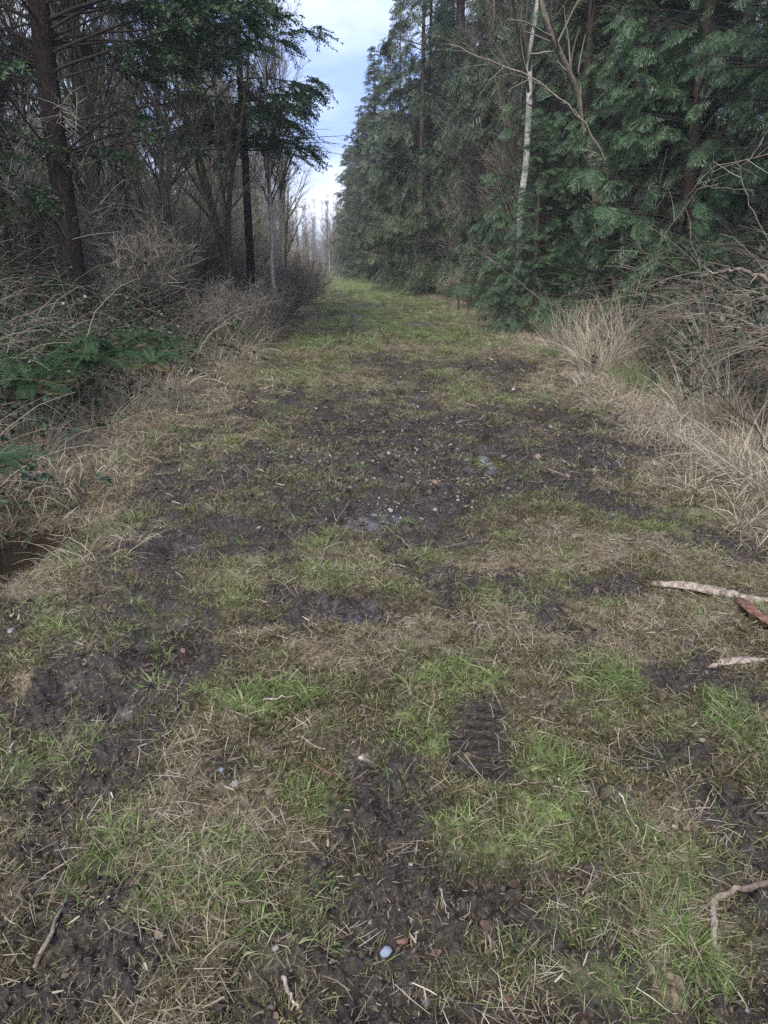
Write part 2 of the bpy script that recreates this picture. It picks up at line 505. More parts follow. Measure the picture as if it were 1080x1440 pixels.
def rock_mat(name, col, dark):
    m, n, bs, out = new_mat(name)
    t = n.nodes.new('ShaderNodeTexCoord')
    no = n.nodes.new('ShaderNodeTexNoise')
    no.inputs['Scale'].default_value = 40
    no.inputs['Detail'].default_value = 6
    n.links.new(t.outputs['Object'], no.inputs['Vector'])
    r = ramp(n, [(.35, dark), (.6, col)])
    n.links.new(no.outputs['Fac'], r.inputs[0])
    n.links.new(r.outputs[0], bs.inputs['Base Color'])
    bs.inputs['Roughness'].default_value = .55
    b = n.nodes.new('ShaderNodeBump')
    b.inputs['Strength'].default_value = .4
    b.inputs['Distance'].default_value = .004
    n.links.new(no.outputs['Fac'], b.inputs['Height'])
    n.links.new(b.outputs[0], bs.inputs['Normal'])
    return m
M_rock = {'grey': rock_mat('grey_stone', (.30, .30, .30), (.13, .125, .12)), 'pale': rock_mat('pale_stone', (.25, .245, .24), (.11, .10, .092)),
          'blue': rock_mat('blue_grey_stone', (.21, .25, .32), (.12, .14, .17)), 'red': rock_mat('reddish_stone', (.20, .10, .075), (.10, .05, .04)),
          'dark': rock_mat('dark_stone', (.10, .10, .11), (.045, .043, .045))}
M_rotwood = bark_mat('split_grey_wood', (.10, .075, .06), (.27, .22, .18), (.46, .41, .36), 9, .12, .6)
M_redwood = bark_mat('reddish_broken_wood', (.06, .028, .02), (.14, .075, .052), (.26, .17, .13), 9, .12, .6)
M_stick = bark_mat('weathered_stick', (.06, .045, .036), (.14, .11, .088), (.26, .22, .18), 12, .3, .4)
M_darkstick = bark_mat('dark_wet_stick', (.02, .015, .012), (.045, .034, .028), (.09, .07, .06), 12, .3, .4)

def ground_mat():
    m, n, bs, out = new_mat('track_soil')
    def attr(k):
        a = n.nodes.new('ShaderNodeAttribute')
        a.attribute_name = k
        return a.outputs['Fac']
    t = n.nodes.new('ShaderNodeTexCoord')
    def noise(s, d=6, ro=.6):
        q = n.nodes.new('ShaderNodeTexNoise')
        q.inputs['Scale'].default_value = s
        q.inputs['Detail'].default_value = d
        q.inputs['Roughness'].default_value = ro
        n.links.new(t.outputs['Object'], q.inputs['Vector'])
        return q.outputs['Fac']
    def mix(f, a, b):
        q = n.nodes.new('ShaderNodeMixRGB')
        n.links.new(f, q.inputs[0])
        n.links.new(a, q.inputs[1])
        n.links.new(b, q.inputs[2])
        return q.outputs[0]
    nf, nm, nc = noise(60), noise(14), noise(220, 3)
    base = ramp(n, [(.34, (.014, .010, .0065)), (.5, (.048, .036, .021)), (.68, (.14, .11, .066))])
    n.links.new(nf, base.inputs[0])
    mud = ramp(n, [(.36, (.008, .0058, .0048)), (.52, (.022, .016, .0125)), (.70, (.066, .049, .038))])
    n.links.new(nf, mud.inputs[0])
    gr = ramp(n, [(.32, (.035, .045, .015)), (.52, (.12, .16, .048)), (.72, (.24, .28, .10))])
    n.links.new(nf, gr.inputs[0])
    st = ramp(n, [(.34, (.045, .032, .019)), (.5, (.15, .115, .07)), (.68, (.32, .26, .17))])
    n.links.new(nf, st.inputs[0])
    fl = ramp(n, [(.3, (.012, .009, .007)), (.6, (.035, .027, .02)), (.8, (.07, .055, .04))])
    n.links.new(nf, fl.inputs[0])
    c = mix(attr('green'), base.outputs[0], gr.outputs[0])
    c = mix(attr('straw'), c, st.outputs[0])
    c = mix(attr('mud'), c, mud.outputs[0])
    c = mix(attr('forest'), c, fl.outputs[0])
    n.links.new(c, bs.inputs['Base Color'])
    # roughness: wet spots gloss
    mr = n.nodes.new('ShaderNodeMapRange')
    mr.inputs['To Min'].default_value = .85
    mr.inputs['To Max'].default_value = .5
    n.links.new(attr('mud'), mr.inputs['Value'])
    mr2 = n.nodes.new('ShaderNodeMixRGB')
    wetf = n.nodes.new('ShaderNodeMath')
    wetf.operation = 'MULTIPLY'
    wr = ramp(n, [(.28, (0, 0, 0)), (.40, (1, 1, 1))])
    n.links.new(nm, wr.inputs[0])
    n.links.new(attr('wet'), wetf.inputs[0])
    n.links.new(wr.outputs[0], wetf.inputs[1])
    n.links.new(wetf.outputs[0], mr2.inputs[0])
    n.links.new(mr.outputs[0], mr2.inputs[1])
    mr2.inputs[2].default_value = (.13, .13, .13, 1)
    n.links.new(mr2.outputs[0], bs.inputs['Roughness'])
    bs.inputs['Specular IOR Level'].default_value = .45
    b = n.nodes.new('ShaderNodeBump')
    b.inputs['Distance'].default_value = .012
    bst = n.nodes.new('ShaderNodeMapRange')
    bst.inputs['To Min'].default_value = .9
    bst.inputs['To Max'].default_value = .06
    n.links.new(wetf.outputs[0], bst.inputs['Value'])
    n.links.new(bst.outputs[0], b.inputs['Strength'])
    hsum = n.nodes.new('ShaderNodeMath')
    hsum.operation = 'MULTIPLY_ADD'
    hsum.inputs[1].default_value = .4
    n.links.new(nc, hsum.inputs[0])
    n.links.new(nf, hsum.inputs[2])
    n.links.new(hsum.outputs[0], b.inputs['Height'])
    n.links.new(b.outputs[0], bs.inputs['Normal'])
    return m
M_ground = ground_mat()

def water_mat():
    m, n, bs, out = new_mat('muddy_ditch_water')
    bs.inputs['Base Color'].default_value = (.018, .013, .009, 1)
    bs.inputs['Roughness'].default_value = .06
    bs.inputs['IOR'].default_value = 1.33
    no = n.nodes.new('ShaderNodeTexNoise')
    no.inputs['Scale'].default_value = 14
    b = n.nodes.new('ShaderNodeBump')
    b.inputs['Strength'].default_value = .08
    n.links.new(no.outputs['Fac'], b.inputs['Height'])
    n.links.new(b.outputs[0], bs.inputs['Normal'])
    return m
M_water = water_mat()

# ------------------------------------------------------------------ object helpers
def put(name, me, parent=None, loc=(0, 0, 0), rot=(0, 0, 0), sc=(1, 1, 1)):
    o = bpy.data.objects.new(name, me)
    C.objects.link(o)
    o.location = loc
    o.rotation_euler = rot
    o.scale = sc if isinstance(sc, (tuple, list)) else (sc, sc, sc)
    if parent:
        o.parent = parent
    return o

def tag(o, label=None, cat=None, group=None, kind=None):
    if label: o['label'] = label
    if cat: o['category'] = cat
    if group: o['group'] = group
    if kind: o['kind'] = kind
    return o

def thing(name, parts, label, cat, loc, rz=0, sc=1, group=None):
    r = put(name, None, None, loc, (0, 0, rz), sc)
    r.empty_display_size = .1
    for pn, me in parts:
        put(pn, me, r)
    return tag(r, label, cat, group)

def copy_thing(src, loc, rz, sc, label=None, group=None, tilt=(0, 0)):
    r = src.copy()
    C.objects.link(r)
    r.location = loc
    r.rotation_euler = (tilt[0], tilt[1], rz)
    r.scale = sc if isinstance(sc, (tuple, list)) else (sc, sc, sc)
    if label: r['label'] = label
    if group: r['group'] = group
    for ch in list(src.children):
        c = ch.copy()
        C.objects.link(c)
        c.parent = r
    return r

def scatter(name, P, rot, sc, variants, label, cat, vi=None):
    """one stuff object: geometry-node copies of small meshes on the given points"""
    n = len(P)
    me = bpy.data.meshes.new(name)
    me.vertices.add(n)
    me.vertices.foreach_set('co', np.asarray(P, np.float32).ravel())
    a = me.attributes.new('rot', 'FLOAT_VECTOR', 'POINT')
    a.data.foreach_set('vector', np.asarray(rot, np.float32).ravel())
    a = me.attributes.new('scl', 'FLOAT', 'POINT')
    a.data.foreach_set('value', np.asarray(sc, np.float32))
    a = me.attributes.new('var', 'INT', 'POINT')
    if vi is None:
        vi = R.randint(0, len(variants), n)
    a.data.foreach_set('value', np.asarray(vi, np.int32))
    ng = bpy.data.node_groups.new(name + '_nodes', 'GeometryNodeTree')
    ng.interface.new_socket('Geometry', in_out='INPUT', socket_type='NodeSocketGeometry')
    ng.interface.new_socket('Geometry', in_out='OUTPUT', socket_type='NodeSocketGeometry')
    gi = ng.nodes.new('NodeGroupInput')
    go = ng.nodes.new('NodeGroupOutput')
    jo = ng.nodes.new('GeometryNodeJoinGeometry')
    def named(an, dt):
        q = ng.nodes.new('GeometryNodeInputNamedAttribute')
        q.data_type = dt
        q.inputs['Name'].default_value = an
        return q.outputs[0]
    ra, sa, va = named('rot', 'FLOAT_VECTOR'), named('scl', 'FLOAT'), named('var', 'INT')
    for k, vm in enumerate(variants):
        so = bpy.data.objects.new(vm.name, vm)
        oi = ng.nodes.new('GeometryNodeObjectInfo')
        oi.inputs['Object'].default_value = so
        iop = ng.nodes.new('GeometryNodeInstanceOnPoints')
        cmp_ = ng.nodes.new('FunctionNodeCompare')
        cmp_.data_type = 'INT'
        cmp_.operation = 'EQUAL'
        ib = [s for s in cmp_.inputs if s.type == 'INT' and s.enabled] or [s for s in cmp_.inputs if s.type == 'INT']
        ng.links.new(va, ib[0])
        ib[1].default_value = k
        ng.links.new(cmp_.outputs[0], iop.inputs['Selection'])
        ng.links.new(gi.outputs[0], iop.inputs['Points'])
        ng.links.new(oi.outputs['Geometry'], iop.inputs['Instance'])
        e2r = ng.nodes.new('FunctionNodeEulerToRotation')
        ng.links.new(ra, e2r.inputs[0])
        ng.links.new(e2r.outputs[0], iop.inputs['Rotation'])
        ng.links.new(sa, iop.inputs['Scale'])
        ng.links.new(iop.outputs[0], jo.inputs[0])
    ng.links.new(jo.outputs[0], go.inputs[0])
    o = put(name, me)
    md = o.modifiers.new('scatter', 'NODES')
    md.node_group = ng
    return tag(o, label, cat, None, 'stuff')

# ------------------------------------------------------------------ ground sheet
def build_ground():
    s_in = np.linspace(-.62, .66, 340)
    s_out = np.array([.70, .76, .84, .94, 1.08, 1.3, 1.7, 2.4, 4])
    s = np.concatenate([-s_out[::-1] + .02, s_in, s_out])
    yy = np.concatenate([[-80, -20, -6, -2, -.4, .2, .5], np.exp(np.linspace(math.log(1.75), math.log(17), 540)) - 1.0, np.linspace(TREAD[-1][1] - .06, TREAD[0][1] + .06, 90), np.exp(np.linspace(math.log(17.3), math.log(900), 110)) - 1.0])
    yy.sort()
    Y = np.repeat(yy[:, None], len(s), 1)
    wdt = np.maximum(np.abs(Y) * 1.0 + 0.5, 1.3)
    X = s[None, :] * wdt + Y * .083 * (Y > 0)
    x, y = X.ravel(), Y.ravel()
    m = masks(x, y)
    z = height(x, y, m)
    far = smooth(120, 300, y)
    z = z * (1 - far)
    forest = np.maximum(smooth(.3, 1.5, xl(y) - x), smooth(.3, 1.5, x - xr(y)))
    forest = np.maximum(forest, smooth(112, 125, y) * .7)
    nr, nc = len(yy), len(s)
    idx = np.arange(nr * nc).reshape(nr, nc)
    F = np.stack([idx[:-1, :-1], idx[:-1, 1:], idx[1:, 1:], idx[1:, :-1]], -1).reshape(-1, 4)
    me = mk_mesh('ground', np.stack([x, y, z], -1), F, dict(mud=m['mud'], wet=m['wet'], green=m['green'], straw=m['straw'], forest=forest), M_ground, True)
    o = put('ground', me)
    tag(o, 'muddy mossy track surface with ruts and forest floor', None, None, 'structure')
build_ground()

# water in the ditch at the left
def build_water():
    n = 40
    a = np.arange(n) / n * 2 * math.pi
    cx, cy = DITCH_L[0] - .1, DITCH_L[1] - .1
    r = 1 + .12 * np.sin(a * 3 + 1) + .08 * np.sin(a * 5)
    x = cx + .62 * r * np.cos(a) + .2 * 1.1 * np.sin(a)
    y = cy + 1.15 * r * np.sin(a)
    V = np.stack([np.append(x, cx), np.append(y, cy), np.full(n + 1, -.205)], -1)
    F = np.array([[k, (k + 1) % n, n] for k in range(n)])
    o = put('ditch_water', mk_mesh('ditch_water', V, F, None, M_water))
    tag(o, 'brown standing water in the small ditch beside the track', None, None, 'structure')
build_water()

# ------------------------------------------------------------------ plants: templates
def cedar_spray(L=.42, n=13, seed=0, w=.016):
    """flat drooping fan: rachis with alternate branchlets, each with scale-leaf fingers"""
    g = Geo()
    rs = np.random.RandomState(seed)
    t = np.linspace(.06, 1, n)
    xs = t * L
    zs = -.28 * L * t ** 2
    base, tip, ww, tt = [], [], [], []
    for k in range(n):
        for sg in (-1, 1):
            ln = L * (.46 * math.sin(math.pi * (.16 + .80 * t[k])) + .06) * rs.uniform(.75, 1.2)
            a = rad(rs.uniform(38, 56)) * sg
            b = np.array([xs[k], 0, zs[k]])
            d = np.array([math.cos(a), math.sin(a), -.35 - .35 * t[k] + rs.uniform(-.1, .1)])
            e = b + d * ln
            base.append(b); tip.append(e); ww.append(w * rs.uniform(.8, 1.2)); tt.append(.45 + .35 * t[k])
            for q in (.5,):
                b2 = b + d * ln * q
                a2 = a + rad(rs.uniform(24, 40)) * sg * (1 if rs.rand() < .6 else -1)
                d2 = np.array([math.cos(a2), math.sin(a2), -.6])
                base.append(b2); tip.append(b2 + d2 * ln * rs.uniform(.35, .5)); ww.append(w * .8); tt.append(.5 + .4 * t[k])
    base.append(np.array([L * .9, 0, -.24 * L])); tip.append(np.array([L * 1.12, 0, -.42 * L])); ww.append(w); tt.append(.95)
    base, tip = np.array(base), np.array(tip)
    N = len(base)
    mid = base * .45 + tip * .55
    d = norm(tip - base)
    sd = norm(np.cross(d, np.array([0, 0, 1.]) + rs.normal(0, .25, (N, 3))))
    W = np.array(ww)[:, None]
    V = np.stack([base, mid + sd * W / 2, tip, mid - sd * W / 2], 1).reshape(-1, 3)
    F = np.arange(N * 4).reshape(N, 4)
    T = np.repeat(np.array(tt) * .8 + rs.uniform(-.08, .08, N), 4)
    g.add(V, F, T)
    return g.arr()[:3]

def needle_spray(L=.30, n=26, seed=0, nl=.035, w=.004):
    rs = np.random.RandomState(seed)
    g = Geo()
    t = rs.uniform(0.02, 1, n * 2)
    side = rs.choice([-1, 1], n * 2)
    b = np.stack([t * L, np.zeros_like(t), -.12 * L * t ** 2], -1)
    d = np.stack([rs.uniform(.35, .8, n * 2), side * rs.uniform(.4, 1, n * 2), rs.uniform(-.6, .5, n * 2)], -1)
    d = norm(d) * (nl * rs.uniform(.7, 1.2, n * 2))[:, None]
    e = b + d
    sd = norm(np.cross(d, rs.normal(0, 1, (n * 2, 3))))
    mid = (b + e) / 2
    V = np.stack([b, mid + sd * w, e, mid - sd * w], 1).reshape(-1, 3)
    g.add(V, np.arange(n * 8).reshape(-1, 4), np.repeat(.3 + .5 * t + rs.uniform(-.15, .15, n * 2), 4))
    return g.arr()[:3]

def trunk_path(H, K=16, wob=.02, lean=(0, 0), seed=0):
    rs = np.random.RandomState(seed)
    t = np.linspace(0, 1, K)
    wx = np.cumsum(rs.normal(0, wob, K)) * H / K * 2
    wy = np.cumsum(rs.normal(0, wob, K)) * H / K * 2
    P = np.stack([lean[0] * H * t + wx - wx[0], lean[1] * H * t + wy - wy[0], H * t - .25], -1)
    return P[None], t

def conifer(H, rt, z0, nlimb, reach, droop, spray, nspray, mats, sscale=(1, .3), tipup=.25, seed=0, shape=1.0, bare_low=0, limb_tint=.3, zmax=None, lvl2=7, pitch0=.1, dens_pow=1.0, dirs=None, inner=0.15, limb_r=.0085):
    """trunk mesh and crown mesh (limbs, twigs and foliage sprays)"""
    global R
    keep = R
    R = np.random.RandomState(seed)
    P, t = trunk_path(H, 18, .004, (0, 0), seed)
    rr = (rt * (1 - t * .93) * (1 + .5 * np.exp(-t * H / .35)))[None]
    V, F = tubes(P, rr, 14)
    tg = Geo().add(V, F, .5)
    tm = tg.mesh('trunk', mats[0], True)
    zmax = zmax or H * .985
    u = R.uniform(0, 1, nlimb) ** dens_pow
    z = z0 + (zmax - z0) * u
    frac = np.clip((H - z) / (H - z0), .02, 1)
    L = reach * frac ** shape * R.uniform(.72, 1.15, nlimb) + .15
    az = R.uniform(0, 2 * math.pi, nlimb)
    if dirs is not None:
        nd = len(dirs)
        z[:nd] = [q[0] for q in dirs]
        az[:nd] = [q[1] for q in dirs]
        L[:nd] = [q[2] for q in dirs]
    f = np.clip((z + .25) / H, 0, 1)
    b, _, _ = sample_on(P, rr, np.zeros(nlimb, int), f)
    d0 = np.stack([np.cos(az), np.sin(az), pitch0 + .55 * (1 - frac)], -1)
    LP = arcs(b, d0, L, 9, droop * R.uniform(.7, 1.3, nlimb), .035)
    k = np.linspace(0, 1, 9)
    LP[:, :, 2] += (tipup * L)[:, None] * k[None] ** 3 * .6
    lr = (limb_r * L + .005)[:, None] * (1 - .85 * k)[None]
    g = Geo()
    V, F = tubes(LP, lr, 4)
    g.add(V, F, limb_tint, 0)
    # second order, spread to both sides of the limb
    idx = np.repeat(np.arange(nlimb), lvl2)
    tt = R.uniform(inner, .97, len(idx))
    b, T, r = sample_on(LP, lr, idx, tt)
    sg = R.choice([-1, 1], len(idx))
    lat = norm(np.cross(T, np.array([0, 0, 1.])))
    d = T * .75 + lat * sg[:, None] * R.uniform(.5, 1, len(idx))[:, None] + np.array([0, 0, -.12])
    l2 = L[idx] * (.42 * (1 - tt) + .12) * R.uniform(.7, 1.2, len(idx))
    P2 = arcs(b, d, l2, 5, droop * .8 + .25, .06)
    r2 = (r * .45 + .0015)[:, None] * (1 - .75 * np.linspace(0, 1, 5))[None]
    V, F = tubes(P2, r2, 3)
    g.add(V, F, limb_tint + .1, 0)
    live = (z[idx] > bare_low) | (R.rand(len(idx)) < .12)
    # sprays on second order twigs and on limb tips
    li = np.where(live)[0]
    i3 = R.choice(li, nspray)
    t3 = R.uniform(.1, 1, nspray)
    b, T, _ = sample_on(P2, r2, i3, t3)
    lat = norm(np.cross(T, np.array([0, 0, 1.])))
    x = norm(T + lat * R.uniform(-1.0, 1.0, nspray)[:, None] + np.array([0, 0, -.25]) * R.uniform(0, 1.6, nspray)[:, None])
    zv = norm(np.array([0, 0, 1.]) + R.normal(0, .3, (nspray, 3)))
    sc = R.uniform(sscale[0] - sscale[1], sscale[0] + sscale[1], nspray) * (.6 + .4 * frac[idx[i3]])
    M = basis(x, zv, sc)
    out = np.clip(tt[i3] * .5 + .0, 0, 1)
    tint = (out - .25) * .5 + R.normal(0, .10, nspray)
    ns = len(spray)
    for q in range(ns):
        s_ = slice(q, None, ns)
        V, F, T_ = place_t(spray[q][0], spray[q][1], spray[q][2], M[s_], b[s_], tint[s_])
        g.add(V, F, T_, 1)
    cm = g.mesh('crown', [mats[1], mats[2]])
    R = keep
    return tm, cm

def bare_tree(H, rt, z0, n1, n2, n3, mats, seed=0, spread=.6, up=.35, reach=.32, stems=None, wob=.02, n4=0, tw=.0045):
    """leafless deciduous: trunk, boughs, branches, twigs"""
    global R
    keep = R
    R = np.random.RandomState(seed)
    if stems is None:
        P, t = trunk_path(H, 18, wob, (R.uniform(-.03, .03), R.uniform(-.03, .03)), seed)
        rr = (rt * (1 - t * .92) * (1 + .35 * np.exp(-t * H / .3)))[None]
    else:
        P, rr = stems
    V, F = tubes(P, rr, 9)
    tm = Geo().add(V, F, .5).mesh('trunk', mats[0], True)
    g = Geo()
    S = len(P)
    def level(P, rr, n, lo, hi, lenf, ang, upb, K, sides, rf, tint, wig=.07, pick=None):
        idx = R.randint(0, len(P), n)
        t = R.uniform(lo, hi, n)
        b, T, r = sample_on(P, rr, idx, t)
        d = perp_rand(T, R.uniform(ang[0], ang[1], n)) + np.array([0, 0, upb])
        L = lenf(t, idx) * R.uniform(.6, 1.25, n)
        Q = arcs(b, d, L, K, -upb * .5, wig)
        q = np.maximum(r * rf, tw)[:, None] * (1 - .8 * np.linspace(0, 1, K))[None]
        V, F = tubes(Q, q, sides)
        g.add(V, F, np.repeat(np.clip(tint + R.normal(0, .15, n), 0, 1), K * sides), 0)
        return Q, q, L
    Q1, q1, L1 = level(P, rr, n1, z0 / H, .97, lambda t, i: H * reach * (1.15 - t) + .2, (spread * .7, spread * 1.3), up, 8, 4, .55, .3, .09)
    Q2, q2, L2 = level(Q1, q1, n2, .15, .98, lambda t, i: L1[i] * (.55 * (1 - t) + .15), (.4, 1.0), up * .6, 6, 3, .6, .42, .11)
    Q3, q3, L3 = level(Q2, q2, n3, .1, 1, lambda t, i: L2[i] * .5 + .12, (.35, 1.0), up * .4, 4, 3, .6, .5, .12)
    if n4:
        level(Q3, q3, n4, .1, 1, lambda t, i: L3[i] * .6 + .05, (.35, 1.0), up * .3, 3, 3, .7, .6, .12)
    cm = g.mesh('crown', mats[1])
    R = keep
    return tm, cm

def shrub(H, nst, n2, n3, mat, seed, out=.35, tw=.0042, r0=.011, droop=.35):
    global R
    keep = R
    R = np.random.RandomState(seed)
    g = Geo()
    a = R.uniform(0, 2 * math.pi, nst)
    b = np.stack([np.cos(a) * R.uniform(0, .2, nst), np.sin(a) * R.uniform(0, .2, nst), np.full(nst, -.08)], -1)
    d = np.stack([np.cos(a) * out * R.uniform(.2, 1.8, nst), np.sin(a) * out * R.uniform(.2, 1.8, nst), np.ones(nst)], -1)
    L = H * R.uniform(.6, 1.1, nst)
    P = arcs(b, d, L, 9, droop * R.uniform(.2, 1.5, nst), .06)
    r = (r0 * R.uniform(.5, 1.2, nst))[:, None] * (1 - .85 * np.linspace(0, 1, 9))[None]
    V, F = tubes(P, r, 4)
    g.add(V, F, np.repeat(R.uniform(.2, .8, nst), 36))
    idx = R.randint(0, nst, n2)
    t = R.uniform(.15, .95, n2)
    b, T, rr = sample_on(P, r, idx, t)
    L2 = L[idx] * (.4 * (1 - t) + .12) * R.uniform(.6, 1.3, n2)
    P2 = arcs(b, perp_rand(T, R.uniform(.4, 1.1, n2)) + np.array([0, 0, .2]), L2, 5, .1, .12)
    r2 = np.maximum(rr * .6, tw)[:, None] * (1 - .7 * np.linspace(0, 1, 5))[None]
    V, F = tubes(P2, r2, 3)
    g.add(V, F, np.repeat(R.uniform(.3, .9, n2), 15))
    idx = R.randint(0, n2, n3)
    b, T, rr = sample_on(P2, r2, idx, R.uniform(.1, 1, n3))
    P3 = arcs(b, perp_rand(T, R.uniform(.4, 1.1, n3)), L2[idx] * R.uniform(.3, .7, n3), 3, .1, .12)
    r3 = np.maximum(rr * .7, tw)[:, None] * (1 - .6 * np.linspace(0, 1, 3))[None]
    V, F = tubes(P3, r3, 3)
    g.add(V, F, np.repeat(R.uniform(.3, 1, n3), 9))
    m = g.mesh('branches', mat)
    R = keep
    return m

def blades_mesh(name, n, h, hw, spreadr, mat, seed, droop=.8, lean=.5, K=4, tint=(.2, .9), flat=0.0):
    """a tuft: n blades of height h (lo,hi), width hw"""
    global R
    keep = R
    R = np.random.RandomState(seed)
    a = R.uniform(0, 2 * math.pi, n)
    rr = spreadr * np.sqrt(R.uniform(0, 1, n))
    b = np.stack([np.cos(a) * rr, np.sin(a) * rr, np.full(n, -.004)], -1)
    a2 = a + R.normal(0, .9, n)
    ln = lean * R.uniform(.2, 1.6, n)
    d = np.stack([np.cos(a2) * ln, np.sin(a2) * ln, np.ones(n) * (1 - flat) + flat * .12], -1)
    L = R.uniform(h[0], h[1], n)
    P = arcs(b, d, L, K, droop * R.uniform(.2, 1.5, n), .05)
    if flat:
        P[:, :, 2] = np.maximum(P[:, :, 2], .002)
    k = np.linspace(0, 1, K)
    W = (hw * R.uniform(.6, 1.3, n))[:, None] * (1 - .8 * k ** 2)[None]
    V, F = strips(P, W)
    T = np.repeat(R.uniform(tint[0], tint[1], n), K * 2)
    m = Geo().add(V, F, T).mesh(name, mat)
    R = keep
    return m

def litter_mesh(name, n, size, L, w, mat, seed, zr=.015, tilt=.25, tint=(0, 1), curl=.1):
    """flat scattered straws lying on the ground"""
    global R
    keep = R
    R = np.random.RandomState(seed)
    a = R.uniform(0, 2 * math.pi, n)
    c = np.stack([R.normal(0, size, n), R.normal(0, size, n), R.uniform(0, zr, n)], -1)
    d = np.stack([np.cos(a), np.sin(a), R.normal(0, tilt, n)], -1)
    l = R.uniform(L[0], L[1], n)
    b = c - d * l[:, None] / 2
    b[:, 2] = np.maximum(b[:, 2], -.004)
    P = arcs(b, d, l, 3, R.normal(0, .2, n), curl)
    W = (w * R.uniform(.5, 1.4, n))[:, None] * np.array([1, 1, .5])[None]
    V, F = strips(P, W, np.stack([-np.sin(a), np.cos(a), R.normal(0, .5, n)], -1))
    m = Geo().add(V, F, np.repeat(R.uniform(tint[0], tint[1], n), 6)).mesh(name, mat)
    R = keep
    return m

def ico_lump(seed, amp=.25, sub=2, flat=.7):
    import bmesh
    bm = bmesh.new()
    bmesh.ops.create_icosphere(bm, subdivisions=sub, radius=1)
    rs = np.random.RandomState(seed)
    V = np.array([v.co[:] for v in bm.verts])
    for _ in range(9):
        n = norm(rs.normal(0, 1, 3))
        dd = rs.uniform(.5, .85)
        pr = V @ n
        over = np.maximum(pr - dd, 0)
        V = V - over[:, None] * n[None] * .95
    V = V + norm(V) * rs.normal(0, amp * .12, (len(V), 1))
    V[:, 2] *= flat
    F = np.array([[v.index for v in f.verts] for f in bm.faces])
    bm.free()
    return V, F

def lump_mesh(name, seed, mat, amp=.25, sub=2, flat=.7, sm=True):
    V, F = ico_lump(seed, amp, sub, flat)
    rs = np.random.RandomState(seed)
    return mk_mesh(name, V, F, {'tint': np.full(len(V), rs.rand())}, mat, sm)

# bramble clumps: arching canes with leaves
def bramble(name, seed, nc=9, H=1.1, leaves=60, mat=None, lmat=None, tint=(.2, 1), lsz=.062):
    global R
    keep = R
    R = np.random.RandomState(seed)
    g = Geo()
    a = R.uniform(0, 2 * math.pi, nc)
    b = np.stack([R.normal(0, .18, nc), R.normal(0, .18, nc), np.full(nc, -.05)], -1)
    d = np.stack([np.cos(a) * .55, np.sin(a) * .55, R.uniform(.7, 1.3, nc)], -1)
    L = H * R.uniform(.9, 2.1, nc)
    P = arcs(b, d, L, 11, 2.1 * R.uniform(.6, 1.4, nc), .07)
    P[:, :, 2] = np.maximum(P[:, :, 2], .01)
    r = (.0058 * R.uniform(.5, 1.2, nc))[:, None] * (1 - .65 * np.linspace(0, 1, 11))[None]
    V, F = tubes(P, r, 3)
    g.add(V, F, np.repeat(R.uniform(*tint, nc), 33), 0)
    n2 = nc * 5
    idx = R.randint(0, nc, n2)
    bb, T, rr = sample_on(P, r, idx, R.uniform(.2, .95, n2))
    P2 = arcs(bb, perp_rand(T, R.uniform(.5, 1.2, n2)), R.uniform(.1, .45, n2), 4, .5, .12)
    V, F = tubes(P2, (rr * .6)[:, None] * np.array([[1, .8, .6, .35]]), 3)
    g.add(V, F, np.repeat(R.uniform(*tint, n2), 12), 0)
    if leaves:
        idx = R.randint(0, n2, leaves)
        bb, T, _ = sample_on(P2, np.ones((n2, 4)), idx, R.uniform(.2, 1, leaves))
        for q in (-1, 0, 1):
            x = perp_rand(T, R.uniform(.5, 1.3, leaves))
            x[:, 2] *= .5
            x = norm(x)
            y = norm(np.cross(np.array([0, 0, 1.]) + R.normal(0, .35, (leaves, 3)), x))
            s = (lsz * R.uniform(.6, 1.3, leaves))[:, None]
            z = np.cross(x, y)
            V = np.stack([bb, bb + x * s * .5 + y * s * .32 + z * s * .06, bb + x * s - z * s * .1, bb + x * s * .5 - y * s * .32 + z * s * .06], 1)
            g.add(V.reshape(-1, 3), np.arange(leaves * 4).reshape(-1, 4), np.repeat(R.uniform(0, .9, leaves) ** 1.3, 4), 1)
    m = g.mesh(name, [mat or M_cane, lmat or M_bramble_leaf])
    R = keep
    return m

def fern_mesh(seed, nf=20, L=.75, dead=4):
    global R
    keep = R
    R = np.random.RandomState(seed)
    fr, st = Geo(), Geo()
    for k in range(nf + dead):
        isd = k >= nf
        a = R.uniform(0, 2 * math.pi)
        l = L * R.uniform(.7, 1.15)
        up = R.uniform(.5, 1.4) if not isd else .15
        K = 26
        P = arcs(np.array([[0, 0, .02]]), np.array([[math.cos(a), math.sin(a), up]]), np.array([l]), K, 1.7 * R.uniform(.7, 1.3) if not isd else .5, .01)[0]
        P[:, 2] = np.maximum(P[:, 2], .015)
        V, F = tubes(P[None, ::5], np.full((1, len(P[::5])), .0022), 3)
        st.add(V, F, .2 if isd else .6)
        T = norm(np.gradient(P, axis=0))
        sd = norm(np.cross(T, np.array([0, 0, 1.])))
        roll = R.uniform(-.5, .5)
        t = np.linspace(0, 1, K)
        ln = .085 * np.sin(math.pi * np.clip(t * .86 + .13, 0, 1)) ** .8
        for sg in (-1, 1):
            d = sd * sg + T * .25 + np.array([0, 0, -.15 + roll * sg])
            d = norm(d) * ln[:, None]
            e = P + d
            w = T * (l / K * .42)
            V = np.stack([P - w * .8, P + d * .5 - w, e, P + d * .5 + w], 1)[2:]
            fr.add(V.reshape(-1, 3), np.arange(len(V) * 4).reshape(-1, 4), np.repeat((1.0 if isd else .45) + R.uniform(-.2, .2, len(V)) * (0 if isd else 1), 4))
    m1, m2 = fr.mesh('fronds', M_fern), st.mesh('stems', M_fern)
    R = keep
    return m1, m2

